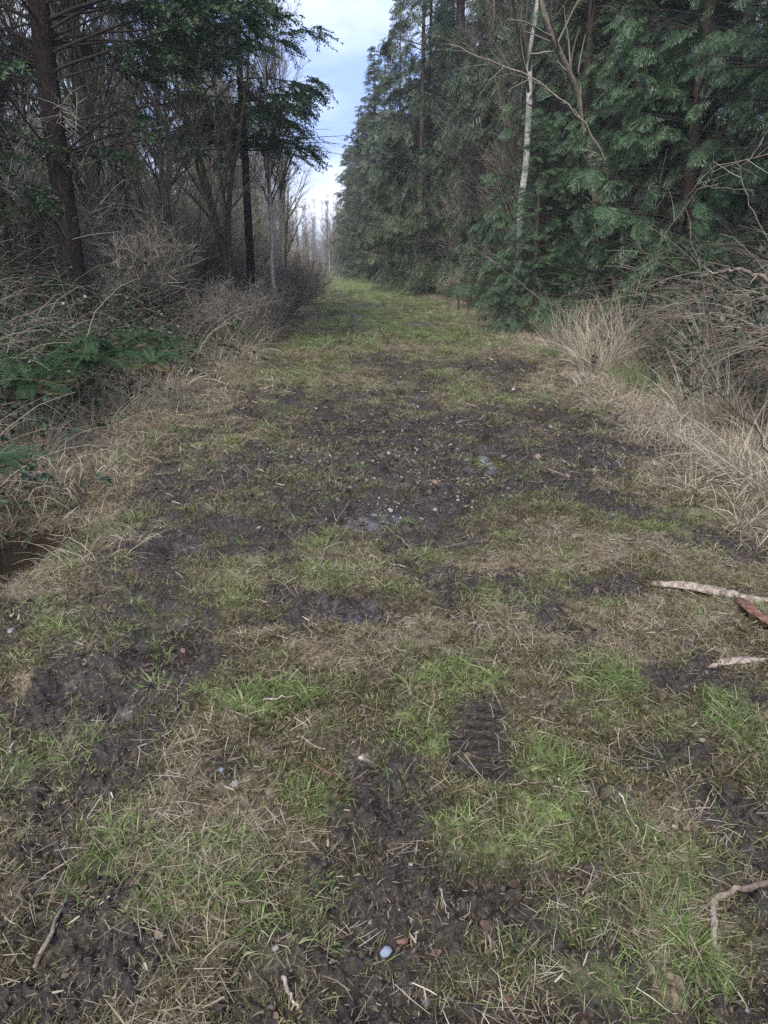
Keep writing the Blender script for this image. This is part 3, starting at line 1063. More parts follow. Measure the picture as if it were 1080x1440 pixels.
SPR_C = [cedar_spray(.30, 8, s, .0105) for s in (1, 2)]
SPR_CL = [cedar_spray(.55, 7, s, .032) for s in (3, 4)]
SPR_F = [needle_spray(.38, 15, s, .06, .0095) for s in (1, 2, 3)]
SPR_FL = [needle_spray(.42, 16, s, .07, .011) for s in (4, 5)]
print('templates ready')

# ------------------------------------------------------------------ trees
def ground_z(x, y):
    return float(macro(np.array([float(x)]), np.array([float(y)]))[0])

# near Douglas fir at the left, bare lower limbs, needled ends reaching over the track
fx, fy = at_d(101, 13.6)[:2]
dirs = [(2.9, .15, 2.0), (3.5, -.25, 2.6), (3.9, .35, 3.2), (4.15, -.05, 4.1), (4.5, -.45, 3.6), (4.75, .25, 4.0), (5.0, -.1, 4.6), (4.3, -.12, 4.4), (5.5, .05, 4.8), (6.1, -.2, 5.0), (5.3, .5, 3.6), (5.6, -.3, 3.9), (5.9, .1, 4.2), (2.6, .6, 1.8), (3.0, 2.6, 2.2), (3.7, 3.3, 2.6),
        (4.3, 2.2, 2.4), (4.6, 4.0, 3.0), (5.2, 3.0, 3.0), (2.3, -.5, 1.5), (4.05, .9, 3.3), (4.9, -.8, 3.0), (6.3, 0, 4.0), (6.6, .6, 4.0), (6.8, -.4, 4.1), (5.45, -.15, 3.8)]
tm, cm = conifer(17, .20, 2.4, 96, 3.3, .25, SPR_F, 7600, (M_bark_fir, M_twig_dark, M_fir), (1.15, .35), .1, 11, .6, bare_low=3.45, limb_tint=.35, lvl2=13, pitch0=.22, dirs=dirs, inner=.3, dens_pow=2.0, limb_r=.006)
fir = thing('fir_tree', [('trunk', tm), ('crown', cm)], 'large dark-barked fir with thick trunk rising from the brambles', 'tree', (fx, fy, ground_z(fx, fy)), 0, 1)

x, y = at_d(352, 20)[:2]
tm, cm = conifer(17, .11, 4.1, 110, 2.2, .35, SPR_F, 6500, (M_bark_fir, M_twig_dark, M_fir), (1.25, .35), .1, 23, .75, bare_low=4.6, limb_tint=.3, lvl2=11, pitch0=.1, dens_pow=2.0, limb_r=.006)
fir2 = thing('fir_tree', [('trunk', tm), ('crown', cm)], 'slender fir whose dark boughs hang out into the open sky over the track', 'tree', (x, y, ground_z(x, y)), .8, 1)

# near cedars at the right: broad drooping bluish fans
tm, cm = conifer(13, .16, .35, 190, 2.7, .75, SPR_C, 7000, (M_bark_cedar, M_twig_dark, M_cedar_b), (1.0, .35), .35, 31, .7, limb_tint=.3, lvl2=8, pitch0=.12, dens_pow=1.5)
x, y = 7.3, 15.6
cedarA = thing('cedar_tree', [('trunk', tm), ('crown', cm)], 'cedar with pale bluish drooping fans in front of the darker ones', 'tree', (x, y, ground_z(x, y)), .4, 1)
tm2, cm2 = conifer(14, .18, .3, 170, 3.0, .7, SPR_C, 6000, (M_bark_cedar, M_twig_dark, M_cedar), (1.05, .35), .35, 37, .7, limb_tint=.3, lvl2=8, pitch0=.12, dens_pow=1.5)
x, y = 7.9, 11.6
cedarB = thing('cedar_tree', [('trunk', tm2), ('crown', cm2)], 'deep green cedar above the pale bramble canes at the edge of the picture', 'tree', (x, y, ground_z(x, y)), 1.0, 1)
for (px, Y, rz, s, lab, src) in [(805, 20, 2.1, 1.0, 'smaller bluish cedar between the brown grass and the pale birch trunk', cedarA), (1010, 15.5, 2.9, 1.05, 'dark cedar standing just behind the bluish drooping one', cedarB),
                                 (870, 20.5, 4.4, 1.1, 'dark cedar filling the gap beyond the leaning broken trunk', cedarB)]:
    x, y = at_d(px, Y)[:2]
    copy_thing(src, (x, y, ground_z(x, y)), rz, s, lab)
tmc, cmc = conifer(15, .17, .3, 110, 2.5, .5, SPR_CL, 2100, (M_bark_cedar, M_twig_dark, M_cedar_o), (1.0, .35), .2, 41, .75, limb_tint=.3, lvl2=7, pitch0=.1)
tmo, cmo = conifer(15.5, .17, .4, 120, 2.2, .35, SPR_FL, 2700, (M_bark_fir, M_twig, M_olive), (1.05, .35), .15, 43, .8, limb_tint=.5, lvl2=7, pitch0=.15)
tms, cms = conifer(16, .2, .4, 130, 2.7, .35, SPR_FL, 2800, (M_bark_fir, M_twig_dark, M_fir), (1.1, .35), .15, 47, .95, limb_tint=.4, lvl2=7, pitch0=.05)

# bare trees prototypes
tb1, cb1 = bare_tree(12, .075, 1.4, 60, 420, 2200, (M_bark_alder, M_twig), 51, .75, .35, .24)
tb2, cb2 = bare_tree(13, .09, 1.0, 70, 480, 2400, (M_bark_alder, M_twig), 53, .6, .5, .22)
tb3, cb3 = bare_tree(9, .05, .5, 60, 420, 2000, (M_bark_alder, M_twig), 57, .9, .25, .3, wob=.05)
tb4, cb4 = bare_tree(14, .085, 3.5, 40, 260, 1300, (M_bark_birch, M_twig), 59, .6, .4, .18)
protos = {}
def tree(kind, x, y, rz, s, label, group=None, tilt=(0, 0)):
    spec = {'cedar': ('cedar_tree', tmc, cmc), 'olive': ('conifer_tree', tmo, cmo), 'spruce': ('conifer_tree', tms, cms), 'alder': ('bare_tree', tb1, cb1),
            'alder2': ('bare_tree', tb2, cb2), 'scrub': ('bare_tree', tb3, cb3), 'birch': ('birch_tree', tb4, cb4)}[kind]
    loc = (x, y, ground_z(x, y) * (1 if y < 110 else .5))
    if kind not in protos:
        o = thing(spec[0], [('trunk', spec[1]), ('crown', spec[2])], label, 'tree', loc, rz, s, group)
        protos[kind] = o
    else:
        o = copy_thing(protos[kind], loc, rz, s, label, group)
        if not group and 'group' in o: del o['group']
    o.rotation_euler = (tilt[0], tilt[1], rz)
    return o

tmp_, cmp_ = conifer(15.5, .18, .5, 210, 2.3, .3, SPR_FL, 2600, (M_bark_fir, M_twig_dark, M_olive), (1.2, .3), .15, 49, .85, limb_tint=.4, lvl2=7, pitch0=-.05, dens_pow=.75)
SPIRE = thing('conifer_tree', [('trunk', tmp_), ('crown', cmp_)], 'narrow spire-topped conifer standing tallest against the sky beside the track', 'tree', (at_d(526, 60)[0], 60, 0), .3, .98)
x, y = at_d(752, 18)[:2]
copy_thing(cedarA, (x, y, ground_z(x, y)), 3.7, (.5, .5, .36), 'young low cedar hiding the foot of the pale birch trunk')
x, y = at_d(724, 20)[:2]
tree('birch', x, y, .3, (1.25, 1.25, 1.3), 'smooth pale birch trunk rising in front of the dark cedars')
x, y = at_d(640, 36)[:2]
tree('spruce', x, y, 2.2, (1.1, 1.1, 1.75), 'tallest dark conifer rising out of the top of the picture just beyond the spire-topped one')
x, y = at_d(600, 42)[:2]
tree('olive', x, y, 4.2, (.9, .9, 1.5), 'olive conifer with wispy top filling the gap after the spire-topped one')
for (px, Y, kd, sc_, lab) in [(562, 47, 'cedar', (1.0, 1.0, 1.02), 'olive conifer directly after the spire-topped one with a broad rounded top'), (548, 56, 'olive', (1.0, 1.0, .92), 'shorter conifer pressed against the foot of the spire-topped one'),
                              (506, 72, 'olive', (.95, .95, .92), 'conifer just past the spire-topped one where the row starts to slope down'), (492, 84, 'cedar', (.9, .9, .9), 'conifer far down the sloping end of the row'), (590, 40, 'cedar', (1.1, 1.1, 1.4), 'dense tall cedar filling the wall before the rounded olive one')]:
    x, y = at_d(px, Y)[:2]
    tree(kd, x, y, px * .1, sc_, lab)
for (px, Y, kd, sc_, lab) in [(392, 24, 'birch', .8, 'leafless tree with fine twigs reaching out into the sky gap'), (380, 20, 'birch', .7, 'leafless tree just behind the slender fir trunk'), (402, 33, 'alder', 1.0, 'leafless tree at the edge of the sky gap beyond the fir boughs'),
                              (60, 19, 'birch', .9, 'leafless tree seen behind the big fir trunk'), (175, 17, 'birch', .8, 'straight leafless trunk between the big fir and the forked mossy tree'), (235, 16, 'scrub', 1.0, 'crooked leaning leafless tree between the two firs')]:
    x, y = at_d(px, Y)[:2]
    tree(kd, x, y, px * .1, sc_, lab)
rr = np.random.RandomState(5)
# right-hand row along the track
ORD = ['first', 'second', 'third', 'fourth', 'fifth', 'sixth', 'seventh', 'eighth']
k = 0
Y = 21.0
while Y < 112:  # one after another along the verge
    kind = ['olive', 'cedar', 'cedar', 'spruce', 'olive', 'cedar'][k % 6]
    xx = float(xr(Y)) if Y < 50 else 4.0
    xx = min(xx, 4.4 + .02 * Y) + rr.uniform(2.0, 2.9)
    if Y > 55: xx = rr.uniform(4.5, 5.1) - .006 * (Y - 55)
    s = rr.uniform(.82, 1.02)
    tree(kind, xx, Y, rr.uniform(0, 6.28), (s * 1.1, s * 1.1, s * (rr.uniform(1.45, 1.7) if Y < 48 else rr.uniform(1.0, 1.12))), (('%s conifer of the row along the track edge, counted onward from the near drooping cedars' % ORD[k]) if k < len(ORD) else 'distant green conifer in the dense row lining the track edge beyond the spire-topped one'), 'conifers lining the track edge')
    Y += rr.uniform(3.0, 4.4) * (1 + Y / 120)
    k += 1
Y = 20.0
while Y < 95:
    s = rr.uniform(1.0, 1.15)
    tree(['spruce', 'olive', 'cedar'][int(Y) % 3], 8.4 + rr.uniform(0, 1.4), Y, rr.uniform(0, 6.28), (s, s, s * (1.6 if Y < 55 else 1.05)), 'conifer half hidden deeper in the wood behind the front row', 'conifers deeper in the wood')
    Y += rr.uniform(2.6, 3.6) * (1 + Y / 100)
# further rows at the right
for i in range(62):
    Y = 11 + 100 * rr.rand() ** 1.4
    xx = 8.5 + rr.uniform(0, 13)
    if Y < 18 and xx < 10.5: continue
    kind = ['cedar', 'olive', 'alder', 'spruce', 'cedar', 'alder2', 'olive'][i % 7]
    s = rr.uniform(.85, 1.15)
    if kind.startswith('alder'):
        tree(kind, xx, Y, rr.uniform(0, 6.28), s, 'bare grey tree standing among the conifers deeper in the wood', 'bare trees among the conifers')
    else:
        tree(kind, xx, Y, rr.uniform(0, 6.28), s, 'conifer half hidden deeper in the wood behind the front row', 'conifers deeper in the wood')
# bare saplings in front of the right-hand conifers
for i in range(34):
    Y = 21 + 50 * rr.rand() ** 1.3
    xx = min(float(xr(Y)), 5.0) + rr.uniform(.8, 2.4)
    tree(['scrub', 'alder', 'scrub', 'alder2'][i % 4], xx, Y, rr.uniform(0, 6.28), rr.uniform(.6, 1.0), 'leafless twiggy sapling in front of the conifer row', 'leafless saplings before the conifers')
# left-hand wood: thin bare trees
for i in range(84):
    Y = 12 + 98 * rr.rand() ** 1.25
    xx = min(float(xl(Y)), -1.6) - 1.4 - 15 * rr.rand() ** 1.5
    if Y < 22 and xx > -3.6: continue
    kind = ['alder', 'alder2', 'scrub', 'alder', 'alder2', 'birch'][i % 6]
    s = rr.uniform(.7, 1.1)
    tree(kind, xx, Y, rr.uniform(0, 6.28), s, 'thin leafless tree in the grey wood beyond the big fir', 'thin leafless trees of the grey wood')
for i in range(16):
    Y = 26 + 80 * (i / 16.0)
    tree(['olive', 'cedar', 'spruce'][i % 3], -5.6 - rr.uniform(0, 1.8) - (0 if Y > 40 else 3), Y, rr.uniform(0, 6.28), rr.uniform(.6, .82), 'dark evergreen among the leafless trees on the fir side of the track', 'evergreens among the leafless trees')
for (px, Y, s, lab) in [(-60, 17, .9, 'tall dark evergreen crossing the picture edge behind the big fir'), (15, 13.5, .34, 'low bushy evergreen in the shade beside the big fir trunk'), (-160, 12, .9, 'dark evergreen boughs entering from outside the picture above the ferns'), (185, 15.5, .24, 'small green evergreen between the big fir trunk and the grey shrubs'), (30, 24, .6, 'evergreen seen deeper in the wood behind the low bushy one')]:
    x, y = at_d(px, Y)[:2]
    tree('olive' if s < .9 else 'spruce', x, y, rr.uniform(0, 6), s, lab)
# far end of the track
rs = np.random.RandomState(117)
n = 420
Yv = rs.uniform(118, 230, n)
Xv = rs.uniform(-40, 40, n)
scatter('far_wood', np.stack([Xv, Yv, 0 * Xv - .2], -1), np.stack([0 * Xv, 0 * Xv, rs.uniform(0, 6.28, n)], -1), rs.uniform(.45, .95, n), [cb1, cb2, cb3], 'hazy mass of leafless wood beyond the end of the track', 'woodland')
for i in range(46):
    Y = rr.uniform(112, 165)
    xx = rr.uniform(-20, 17)
    tree(['alder', 'birch', 'alder2', 'scrub', 'birch'][i % 5], xx, Y, rr.uniform(0, 6.28), rr.uniform(.7, 1.0), 'far pale leafless tree closing off the end of the track', 'far leafless trees at the end of the track')

# mossy twin-stemmed alder by the shrubs
fx, fy = at_d(319, 17.5)[:2]
def path(pts, K=14):
    pts = np.array(pts, float)
    d = np.linspace(0, len(pts) - 1, K)
    return np.stack([np.interp(d, range(len(pts)), pts[:, j]) for j in range(3)], -1)
P = np.stack([path([(0, 0, -.2), (-.02, 0, .9), (-.03, 0, 1.6), (-.17, 0, 2.3), (-.30, .05, 3.0), (-.42, .1, 3.7), (-.75, .1, 4.6), (-.9, .2, 6.5)]),
              path([(0, .05, -.2), (.05, .05, .9), (.06, .05, 1.7), (.1, .05, 2.4), (.16, .05, 3.1), (.35, .1, 3.9), (.6, .1, 5), (.8, .2, 7)]),
              path([(-.17, 0, 2.3), (-.3, .1, 2.8), (-.5, .2, 3.4), (-.55, .2, 4), (-.7, .3, 4.5), (-.9, .3, 5), (-1, .3, 5.5), (-1.2, .3, 6)])])
P += np.cumsum(np.random.RandomState(3).normal(0, .012, P.shape), 1)
rad_ = np.stack([.115 * (1 - np.linspace(0, .85, 14)), .10 * (1 - np.linspace(0, .85, 14)), .05 * (1 - np.linspace(0, .8, 14))])
tm, cm = bare_tree(7, .1, 2.2, 34, 260, 1300, (M_bark_moss, M_twig), 61, .8, .3, .32, stems=(P, rad_))
thing('mossy_tree', [('trunk', tm), ('crown', cm)], 'mossy leafless tree forking into two crooked stems beside the grey shrubs', 'tree', (fx, fy, ground_z(fx, fy)))

# leaning broken trunk and the arched pale bough at the right
def snag(name, pts, r0, r1, mat, label, cat, K=18, twigs=0, S=8, tmat=None, wob=.01, seed=1, part='stem'):
    rs = np.random.RandomState(seed)
    pts = np.array(pts, float)
    o0 = pts[0].copy()
    p = path(pts - o0, K)
    p[1:-1] += rs.normal(0, wob, (K - 2, 3))
    r = np.linspace(r0, r1, K) * rs.uniform(.88, 1.12, K)
    V, F = tubes(p[None], r[None], S)
    # closed ends
    g = Geo().add(V, F, .5)
    n = len(V)
    if twigs == 0:
        me = g.mesh(name, mat, True)
        o = put(name, me, None, tuple(o0))
        return tag(o, label, cat)
    m1 = g.mesh(part, mat, True)
    idx = np.zeros(twigs, int)
    b, T, q = sample_on(p[None], r[None], idx, rs.uniform(.2, .98, twigs))
    L = rs.uniform(.15, .6, twigs) * np.linalg.norm(p[-1] - p[0]) * .4
    global R
    keep = R
    R = rs
    P2 = arcs(b, perp_rand(T, rs.uniform(.5, 1.1, twigs)), L, 5, .1, .1)
    R = keep
    parts = [(part, m1)]
    for j in range(twigs):
        V, F = tubes(P2[j:j + 1], (q[j:j + 1] * .4 + .001)[:, None] * (1 - .7 * np.linspace(0, 1, 5))[None], 4)
        parts.append(('twig', Geo().add(V, F, .6).mesh('twig', tmat or M_twig)))
    return thing(name, parts, label, cat, tuple(o0))

q = [at_d(850, 18.2, 330), at_d(835, 18.1, 240), at_d(815, 18, 140), at_d(795, 17.7, 90), at_d(765, 17.4, 25), at_d(758, 17.3, -40)]
q[0][2] = 0
snag('leaning_trunk', q, .085, .05, M_bark_tan, 'tan broken trunk leaning towards the birch among the cedars', 'dead tree', twigs=14, part='trunk')
q = [at_d(850, 13.6, 225), at_d(828, 13.3, 180), at_d(800, 13.1, 148), at_d(770, 13, 124), at_d(740, 12.9, 104), at_d(700, 12.9, 90), at_d(670, 12.8, 78), at_d(632, 12.8, 62)]
snag('arched_bough', q, .017, .005, M_rotwood, 'pale arching leafless bough crossing in front of the birch trunk', 'branch', twigs=16, tmat=M_twig, part='bough')

print('trees done')

# ------------------------------------------------------------------ shrubs, ferns, brambles, tall grass
sh1 = shrub(1.5, 60, 700, 2200, M_greyweed, 71, .4)
sh2 = shrub(1.3, 60, 700, 2200, M_greyweed, 73, .6, droop=.8)
sh3 = shrub(2.3, 20, 300, 1200, M_twig, 75, .35, r0=.011)
sh4 = shrub(1.0, 45, 500, 1500, M_cane, 77, .7, droop=1.1)
def place_shrub(me, px, py, s, label, group=None, rz=0, z=None):
    p = at(px, py)
    o = put('shrub', me, None, (p[0], p[1], ground_z(p[0], p[1])), (0, 0, rz), s * 1.35)
    return tag(o, label, 'shrub', group)
rr = np.random.RandomState(9)
for (px, py, me, s, lab) in [(395, 452, sh1, .95, 'rounded grey leafless shrub at the bend of the track edge'), (350, 478, sh2, .9, 'low grey shrub drooping over pale dead stalks'),
        (425, 432, sh2, 1.0, 'grey-brown shrub leaning over the green grass furthest along the row'), (300, 455, sh1, 1.0, 'grey leafless shrub in front of the mossy forked tree'),
        (245, 470, sh4, 1.1, 'reddish cane shrub between the ferns and the grey shrubs'), (428, 412, sh1, 1.1, 'distant grey shrub where the track narrows'),
        (280, 500, sh4, .7, 'small brown cane shrub spilling over the dead grass by the ferns'), (320, 490, sh1, .7, 'low grey shrub closest to the camera in the leafless row'), (360, 440, sh3, .8, 'taller twiggy shrub standing behind the rounded grey one'), (560, 402, sh4, 1.2, 'low brown shrub under the distant conifers')]:
    place_shrub(me, px, py, s, lab, None, rr.uniform(0, 6))
for i in range(34):
    side = -1 if i % 2 else 1
    Y = 20 + 85 * rr.rand() ** 1.3
    x = (min(float(xl(Y)), -1.2) - rr.uniform(.3, 1.6)) if side < 0 else (min(float(xr(Y)), 4.6) + rr.uniform(.3, 1.6))
    o = put('shrub', [sh1, sh2, sh4][i % 3], None, (x, Y, ground_z(x, Y)), (0, 0, rr.uniform(0, 6)), rr.uniform(.7, 1.2))
    tag(o, 'low leafless shrub at the foot of the trees along the far track edge', 'shrub', 'low shrubs along the far track edges')

f1 = fern_mesh(81, 22, .8)
f2 = fern_mesh(83, 16, .65)
ferns = [(165, 500, 1.05, f1, 'large green sword fern in the middle of the bramble bank'), (215, 512, .75, f2, 'sword fern nearest the track edge among dead stalks'),
         (35, 545, 1.0, f1, 'sword fern with long low fronds above the ditch'), (120, 470, .8, f2, 'sword fern below the pale broken wood'), (-15, 655, .42, f1, 'single small fern fronds beside the ditch water'),
         (20, 470, .9, f2, 'shaded fern under the dark fir trunk'), (75, 492, .8, f2, 'sword fern between the shaded one and the broken wood'), (128, 515, .85, f1, 'sword fern whose fronds mingle with the large one in the bank middle'),
            (195, 480, .75, f2, 'sword fern higher on the bank behind the large one'), (60, 520, .8, f1, 'sword fern right behind the long low fronds'), (240, 490, .6, f2, 'small sword fern at the foot of the reddish cane shrub')]
fsrc = {}
for (px, py, s, fm, lab) in ferns:
    p = at(px, py, .6)
    z = max(ground_z(p[0], p[1]) + .10, .58)
    if id(fm) not in fsrc:
        fsrc[id(fm)] = thing('sword_fern', [('fronds', fm[0]), ('stems', fm[1])], lab, 'fern', (p[0], p[1], z), rr.uniform(0, 6), s)
    else:
        copy_thing(fsrc[id(fm)], (p[0], p[1], z), rr.uniform(0, 6), s, lab)

def scatter_pts(n, xfun, y0, y1, ypow=1.0, dens=None, rs=None, zoff=0, fine=True):
    rs = rs or np.random.RandomState(101)
    y = y0 + (y1 - y0) * rs.rand(n) ** ypow
    x = xfun(y, rs.rand(n))
    if dens is not None:
        keep = rs.rand(n) < dens(x, y)
        x, y = x[keep], y[keep]
    z = (hz(x, y) if fine else macro(x, y)) + zoff
    return np.stack([x, y, z], -1), rs

# brambles: left bank and right bank
BR = [bramble('bramble_clump', s, 9, 1.0, 70) for s in (91, 92)] + [bramble('bramble_clump', 93, 12, 1.1, 14, tint=(.4, 1)), bramble('bramble_clump', 94, 10, .8, 130)]
def rots(n, rs, tilt=.12):
    return np.stack([rs.normal(0, tilt, n), rs.normal(0, tilt, n), rs.uniform(0, 6.28, n)], -1)
P1, rs = scatter_pts(1500, lambda y, u: xl(y) - .45 - 7.5 * u ** 1.3, 3.9, 24, 1.1, rs=np.random.RandomState(111), fine=False, zoff=-.02)
FX = [at(q[0], q[1], .6)[:2] for q in ferns]
P1 = P1[np.min([np.hypot(P1[:, 0] - c[0] - .1, P1[:, 1] - c[1] + .3) for c in FX], 0) > .55]
scatter('bramble_bank', P1, rots(len(P1), rs), rs.uniform(.55, 1.0, len(P1)), BR, 'tangled bramble canes and dark leaves covering the bank below the fir', 'brambles', rs.choice(4, len(P1), p=[.25, .2, .2, .35]))
P1, rs = scatter_pts(1900, lambda y, u: xr(y) + 1.7 + 7 * u ** 1.3, 3.2, 26, 1.1, rs=np.random.RandomState(113), fine=False, zoff=-.02)
scatter('bramble_bank', P1, rots(len(P1), rs), rs.uniform(.8, 1.2, len(P1)) * (1 + .55 * smooth(1.4, 3.5, P1[:, 0] - xr(P1[:, 1]))), BR, 'tangled pale bramble canes below the drooping cedars', 'brambles', rs.choice(4, len(P1), p=[.2, .2, .5, .1]))
# understory twigs in the woods
P1, rs = scatter_pts(1100, lambda y, u: np.where(rs_side(u), xl(y) - 2 - 22 * ((u * 2) % 1) ** 1.3, np.minimum(xr(y), 5) + 3 + 20 * ((u * 2) % 1) ** 1.3), 12, 120, 1.2, rs=np.random.RandomState(115), fine=False) if False else (None, None)
rs = np.random.RandomState(115)
n = 1500
Yv = 14 + 120 * rs.rand(n) ** 1.2
sd = rs.rand(n) < .5
Xv = np.where(sd, np.minimum(xl(Yv), -1.5) - 1.8 - 24 * rs.rand(n) ** 1.4, np.minimum(xr(Yv), 5) + 2.4 + 22 * rs.rand(n) ** 1.4)
P1 = np.stack([Xv, Yv, macro(Xv, Yv) - .05], -1)
scatter('understory_thicket', P1, rots(n, rs), rs.uniform(.8, 1.7, n), [sh3, sh1, sh4], 'dense leafless brushwood filling the wood floor between the trunks', 'undergrowth')

# pale arching canes at the right edge
for (pts, r0, lab) in [
    ([at_d(1010, 6.6, 500), at_d(985, 6.5, 380), at_d(960, 6.4, 280), at_d(1000, 6.2, 235), at_d(1085, 6.0, 215)], .007, 'pale bramble cane arching over the dark cedar foliage'),
    ([at_d(1100, 6.0, 560), at_d(1060, 6.0, 480), at_d(1010, 6.0, 400), at_d(960, 6.0, 345)], .006, 'straight pale cane slanting through the bramble tangle'),
    ([at_d(1110, 4.6, 690), at_d(1060, 4.7, 600), at_d(1000, 4.8, 545), at_d(940, 4.9, 520)], .006, 'thin dark cane bowing over the dry grass beside the mud'),
    ([at_d(830, 8.2, 470), at_d(800, 8.1, 440), at_d(760, 8.0, 420), at_d(700, 8.0, 372), at_d(680, 8.0, 362)], .004, 'thin tan stalk leaning out of the tall dry grass'),
    ([at_d(1090, 5.6, 395), at_d(1040, 5.7, 378), at_d(1000, 5.9, 385)], .02, 'thick grey branch lying level in the brambles'),
    ([at_d(1120, 5.2, 420), at_d(1060, 5.3, 300), at_d(1040, 5.4, 240), at_d(1085, 5.4, 180)], .005, 'slim cane curling up past the thick grey branch'),
    ([at_d(900, 9, 440), at_d(935, 8.8, 330), at_d(985, 8.6, 262), at_d(1060, 8.4, 268)], .006, 'grey cane looping low before the dark cedar')]:
    snag('cane', pts, r0, r0 * .5, M_darkstick if 'dark cane' in lab else M_stick, lab, 'cane', twigs=6, wob=.008, seed=len(lab), S=5, part='stalk')

# tall dry grass
dg1 = blades_mesh('blades', 330, (.45, 1.2), .0075, .26, M_drygrass, 121, 1.3, .5, 7)
dg2 = blades_mesh('blades', 300, (.35, 1.0), .007, .30, M_drygrass, 122, 2.1, .8, 7)
dg3 = blades_mesh('blades', 130, (.9, 1.8), .0085, .22, M_drygrass, 123, 1.0, .35, 8)
def tuft(name, me, px, py, s, lab, cat='grass clump', rz=0):
    p = at(px, py)
    s = s * ((1.2 if p[1] > 9 else .95) if 'dry' in name else 1)
    o = put(name, me, None, (p[0], p[1], ground_z(p[0], p[1]) - .02), (0, 0, rz), s)
    return tag(o, lab, cat)
for k, (px, py, me, s, lab) in enumerate([
    (760, 470, dg1, .95, 'tall tan grass clump where the dry verge begins'), (800, 497, dg1, .9, 'upright tan grass clump next to the churned mud'), (838, 522, dg1, .85, 'tan grass clump beside the green patch'),
    (735, 452, dg2, 1.0, 'drooping pale grass clump by the short dark stakes'), (700, 440, dg2, 1.0, 'low pale grass clump farthest along the dry verge'), (775, 455, dg3, 1.1, 'tallest thin grass stalks leaning against the cedar'),
    (970, 560, dg2, 1.1, 'curling dry grass clump above the flattened straw'), (1040, 590, dg1, .9, 'thick dry grass clump under the bowed dark cane'), (1075, 640, dg2, 1.0, 'dry grass clump hanging over the track corner'),
    (1010, 540, dg1, 1.0, 'dry grass clump behind the curling one'), (1085, 560, dg3, .8, 'tall wispy grass stalks among pale canes'), (820, 480, dg2, .9, 'matted pale grass clump behind the upright tan one'),
    (920, 520, dg2, .8, 'small dry grass clump over the green grass pocket'), (1100, 700, dg2, .9, 'straw-coloured clump low at the track corner'), (330, 505, dg2, .8, 'pale dead grass clump under the grey shrubs'), (290, 520, dg2, .75, 'pale dead grass clump next to the sword ferns'),
    (850, 500, dg1, .9, 'tan grass clump set back behind the green pocket'), (885, 512, dg3, .8, 'sparse tall stalks standing over the green pocket'), (940, 515, dg1, .9, 'thick tan clump at the foot of the pale brambles'),
    (665, 428, dg1, .7, 'small tan clump beyond the dark stakes'), (1000, 590, dg2, 1.0, 'pale drooping clump spilling onto the flattened straw'), (1050, 680, dg2, .8, 'low pale clump just above the grey log side'), (225, 545, dg2, .8, 'bleached grass clump between ferns and track'), (120, 600, dg2, .9, 'pale dead grass clump on the bank above the ditch'), (40, 640, dg1, .7, 'upright dead grass clump directly above the ditch'), (180, 590, dg1, .6, 'short dead grass clump on the bank foot'),
    (365, 490, dg1, .55, 'short upright dead grass clump where the shrubs meet the track')]):
    tuft('dry_grass_clump', me, px, py, s, lab, 'grass clump', k * 1.3)
gg = blades_mesh('blades', 260, (.2, .5), .007, .24, M_grass, 125, 1.0, .5, 5, (.1, .7))
for k, (px, py, s, lab) in enumerate([(905, 545, 1.0, 'lush green grass tuft in the hollow behind the mud'), (930, 555, .85, 'green grass tuft against the curling dry grass'), (625, 432, .9, 'dark green tuft beside the short dark stakes'),
                                      (880, 530, .9, 'green grass tuft tucked under the tan clump'), (770, 505, .6, 'small green tuft at the foot of the tall tan grass')]):
    tuft('green_grass_tuft', gg, px, py, s, lab, 'grass tuft', k)

# ------------------------------------------------------------------ ground cover (uncountable)
def rx(y, u, pad=.9):
    """x across the seen width at distance y"""
    c = y * .083
    w = y * .60 + pad
    return c + (u * 2 - 1) * w
def band(seed, n, y0, y1, dens, pw=1.0, zoff=0, pad=.9):
    return scatter_pts(n, lambda y, u: rx(y, u, pad), y0, y1, pw, dens, np.random.RandomState(seed), zoff)

cache = {}
def tread_free(x, y):
    return 1.0 - tread_zone(x, y) * .97
def dmoss(x, y):
    m = masks(x, y); return np.clip((1 - .93 * m['mud']) * (1 - m['wet']) * (m['onp']) * (.95 - .35 * m['straw']), 0, 1) * tread_free(x, y)
def dgreen(x, y):
    m = masks(x, y); return np.clip(m['green'] * (1 - .8 * m['mud']) * (1 - m['wet']) + .03, 0, 1) * m['onp'] * tread_free(x, y)
def dstraw(x, y):
    m = masks(x, y); return np.clip(.15 + .85 * m['straw'], 0, 1) * (1 - .86 * m['mud']) * (1 - .9 * m['wet']) * tread_free(x, y) * np.clip(m['onp'] + .5 * (np.maximum(xl(y) - x, x - xr(y)) < 1.2), 0, 1)
def dmud(x, y):
    m = masks(x, y); return np.clip(m['mud'] - m['wet'] * .9, 0, 1) * m['onp'] * tread_free(x, y)

moss_v = [blades_mesh('moss_tuft', 60, (.010, .034), .0030, .05, M_moss, 130 + s, 1.4, 1.1, 3, (.05, .95)) for s in range(3)]
grass_v = [blades_mesh('grass_tuft', 36, (.018, .065), .0022, .045, M_grass, 140 + s, 2.4, 1.3, 4, (.05, .9)) for s in range(4)] + [blades_mesh('grass_tuft', 30, (.04, .11), .0026, .03, M_grass, 144, 2.2, 1.1, 5, (.2, 1))]
straw_v = [litter_mesh('straw_litter', 26, .055, (.02, .10), .0015, M_straw, 150 + s, tilt=.4, tint=(0, .8)) for s in range(3)] + [litter_mesh('straw_litter', 16, .05, (.015, .05), .0026, M_straw, 155, tint=(0, .6))]
P1, rs = band(201, 15000, 0.75, 4.5, dmoss, 1.0)
P2, rs2 = band(202, 16000, 4.5, 13, dmoss, 1.0)
P3, rs3 = band(203, 6000, 13, 45, dmoss, 1.2)
Pm = np.concatenate([P1, P2, P3])
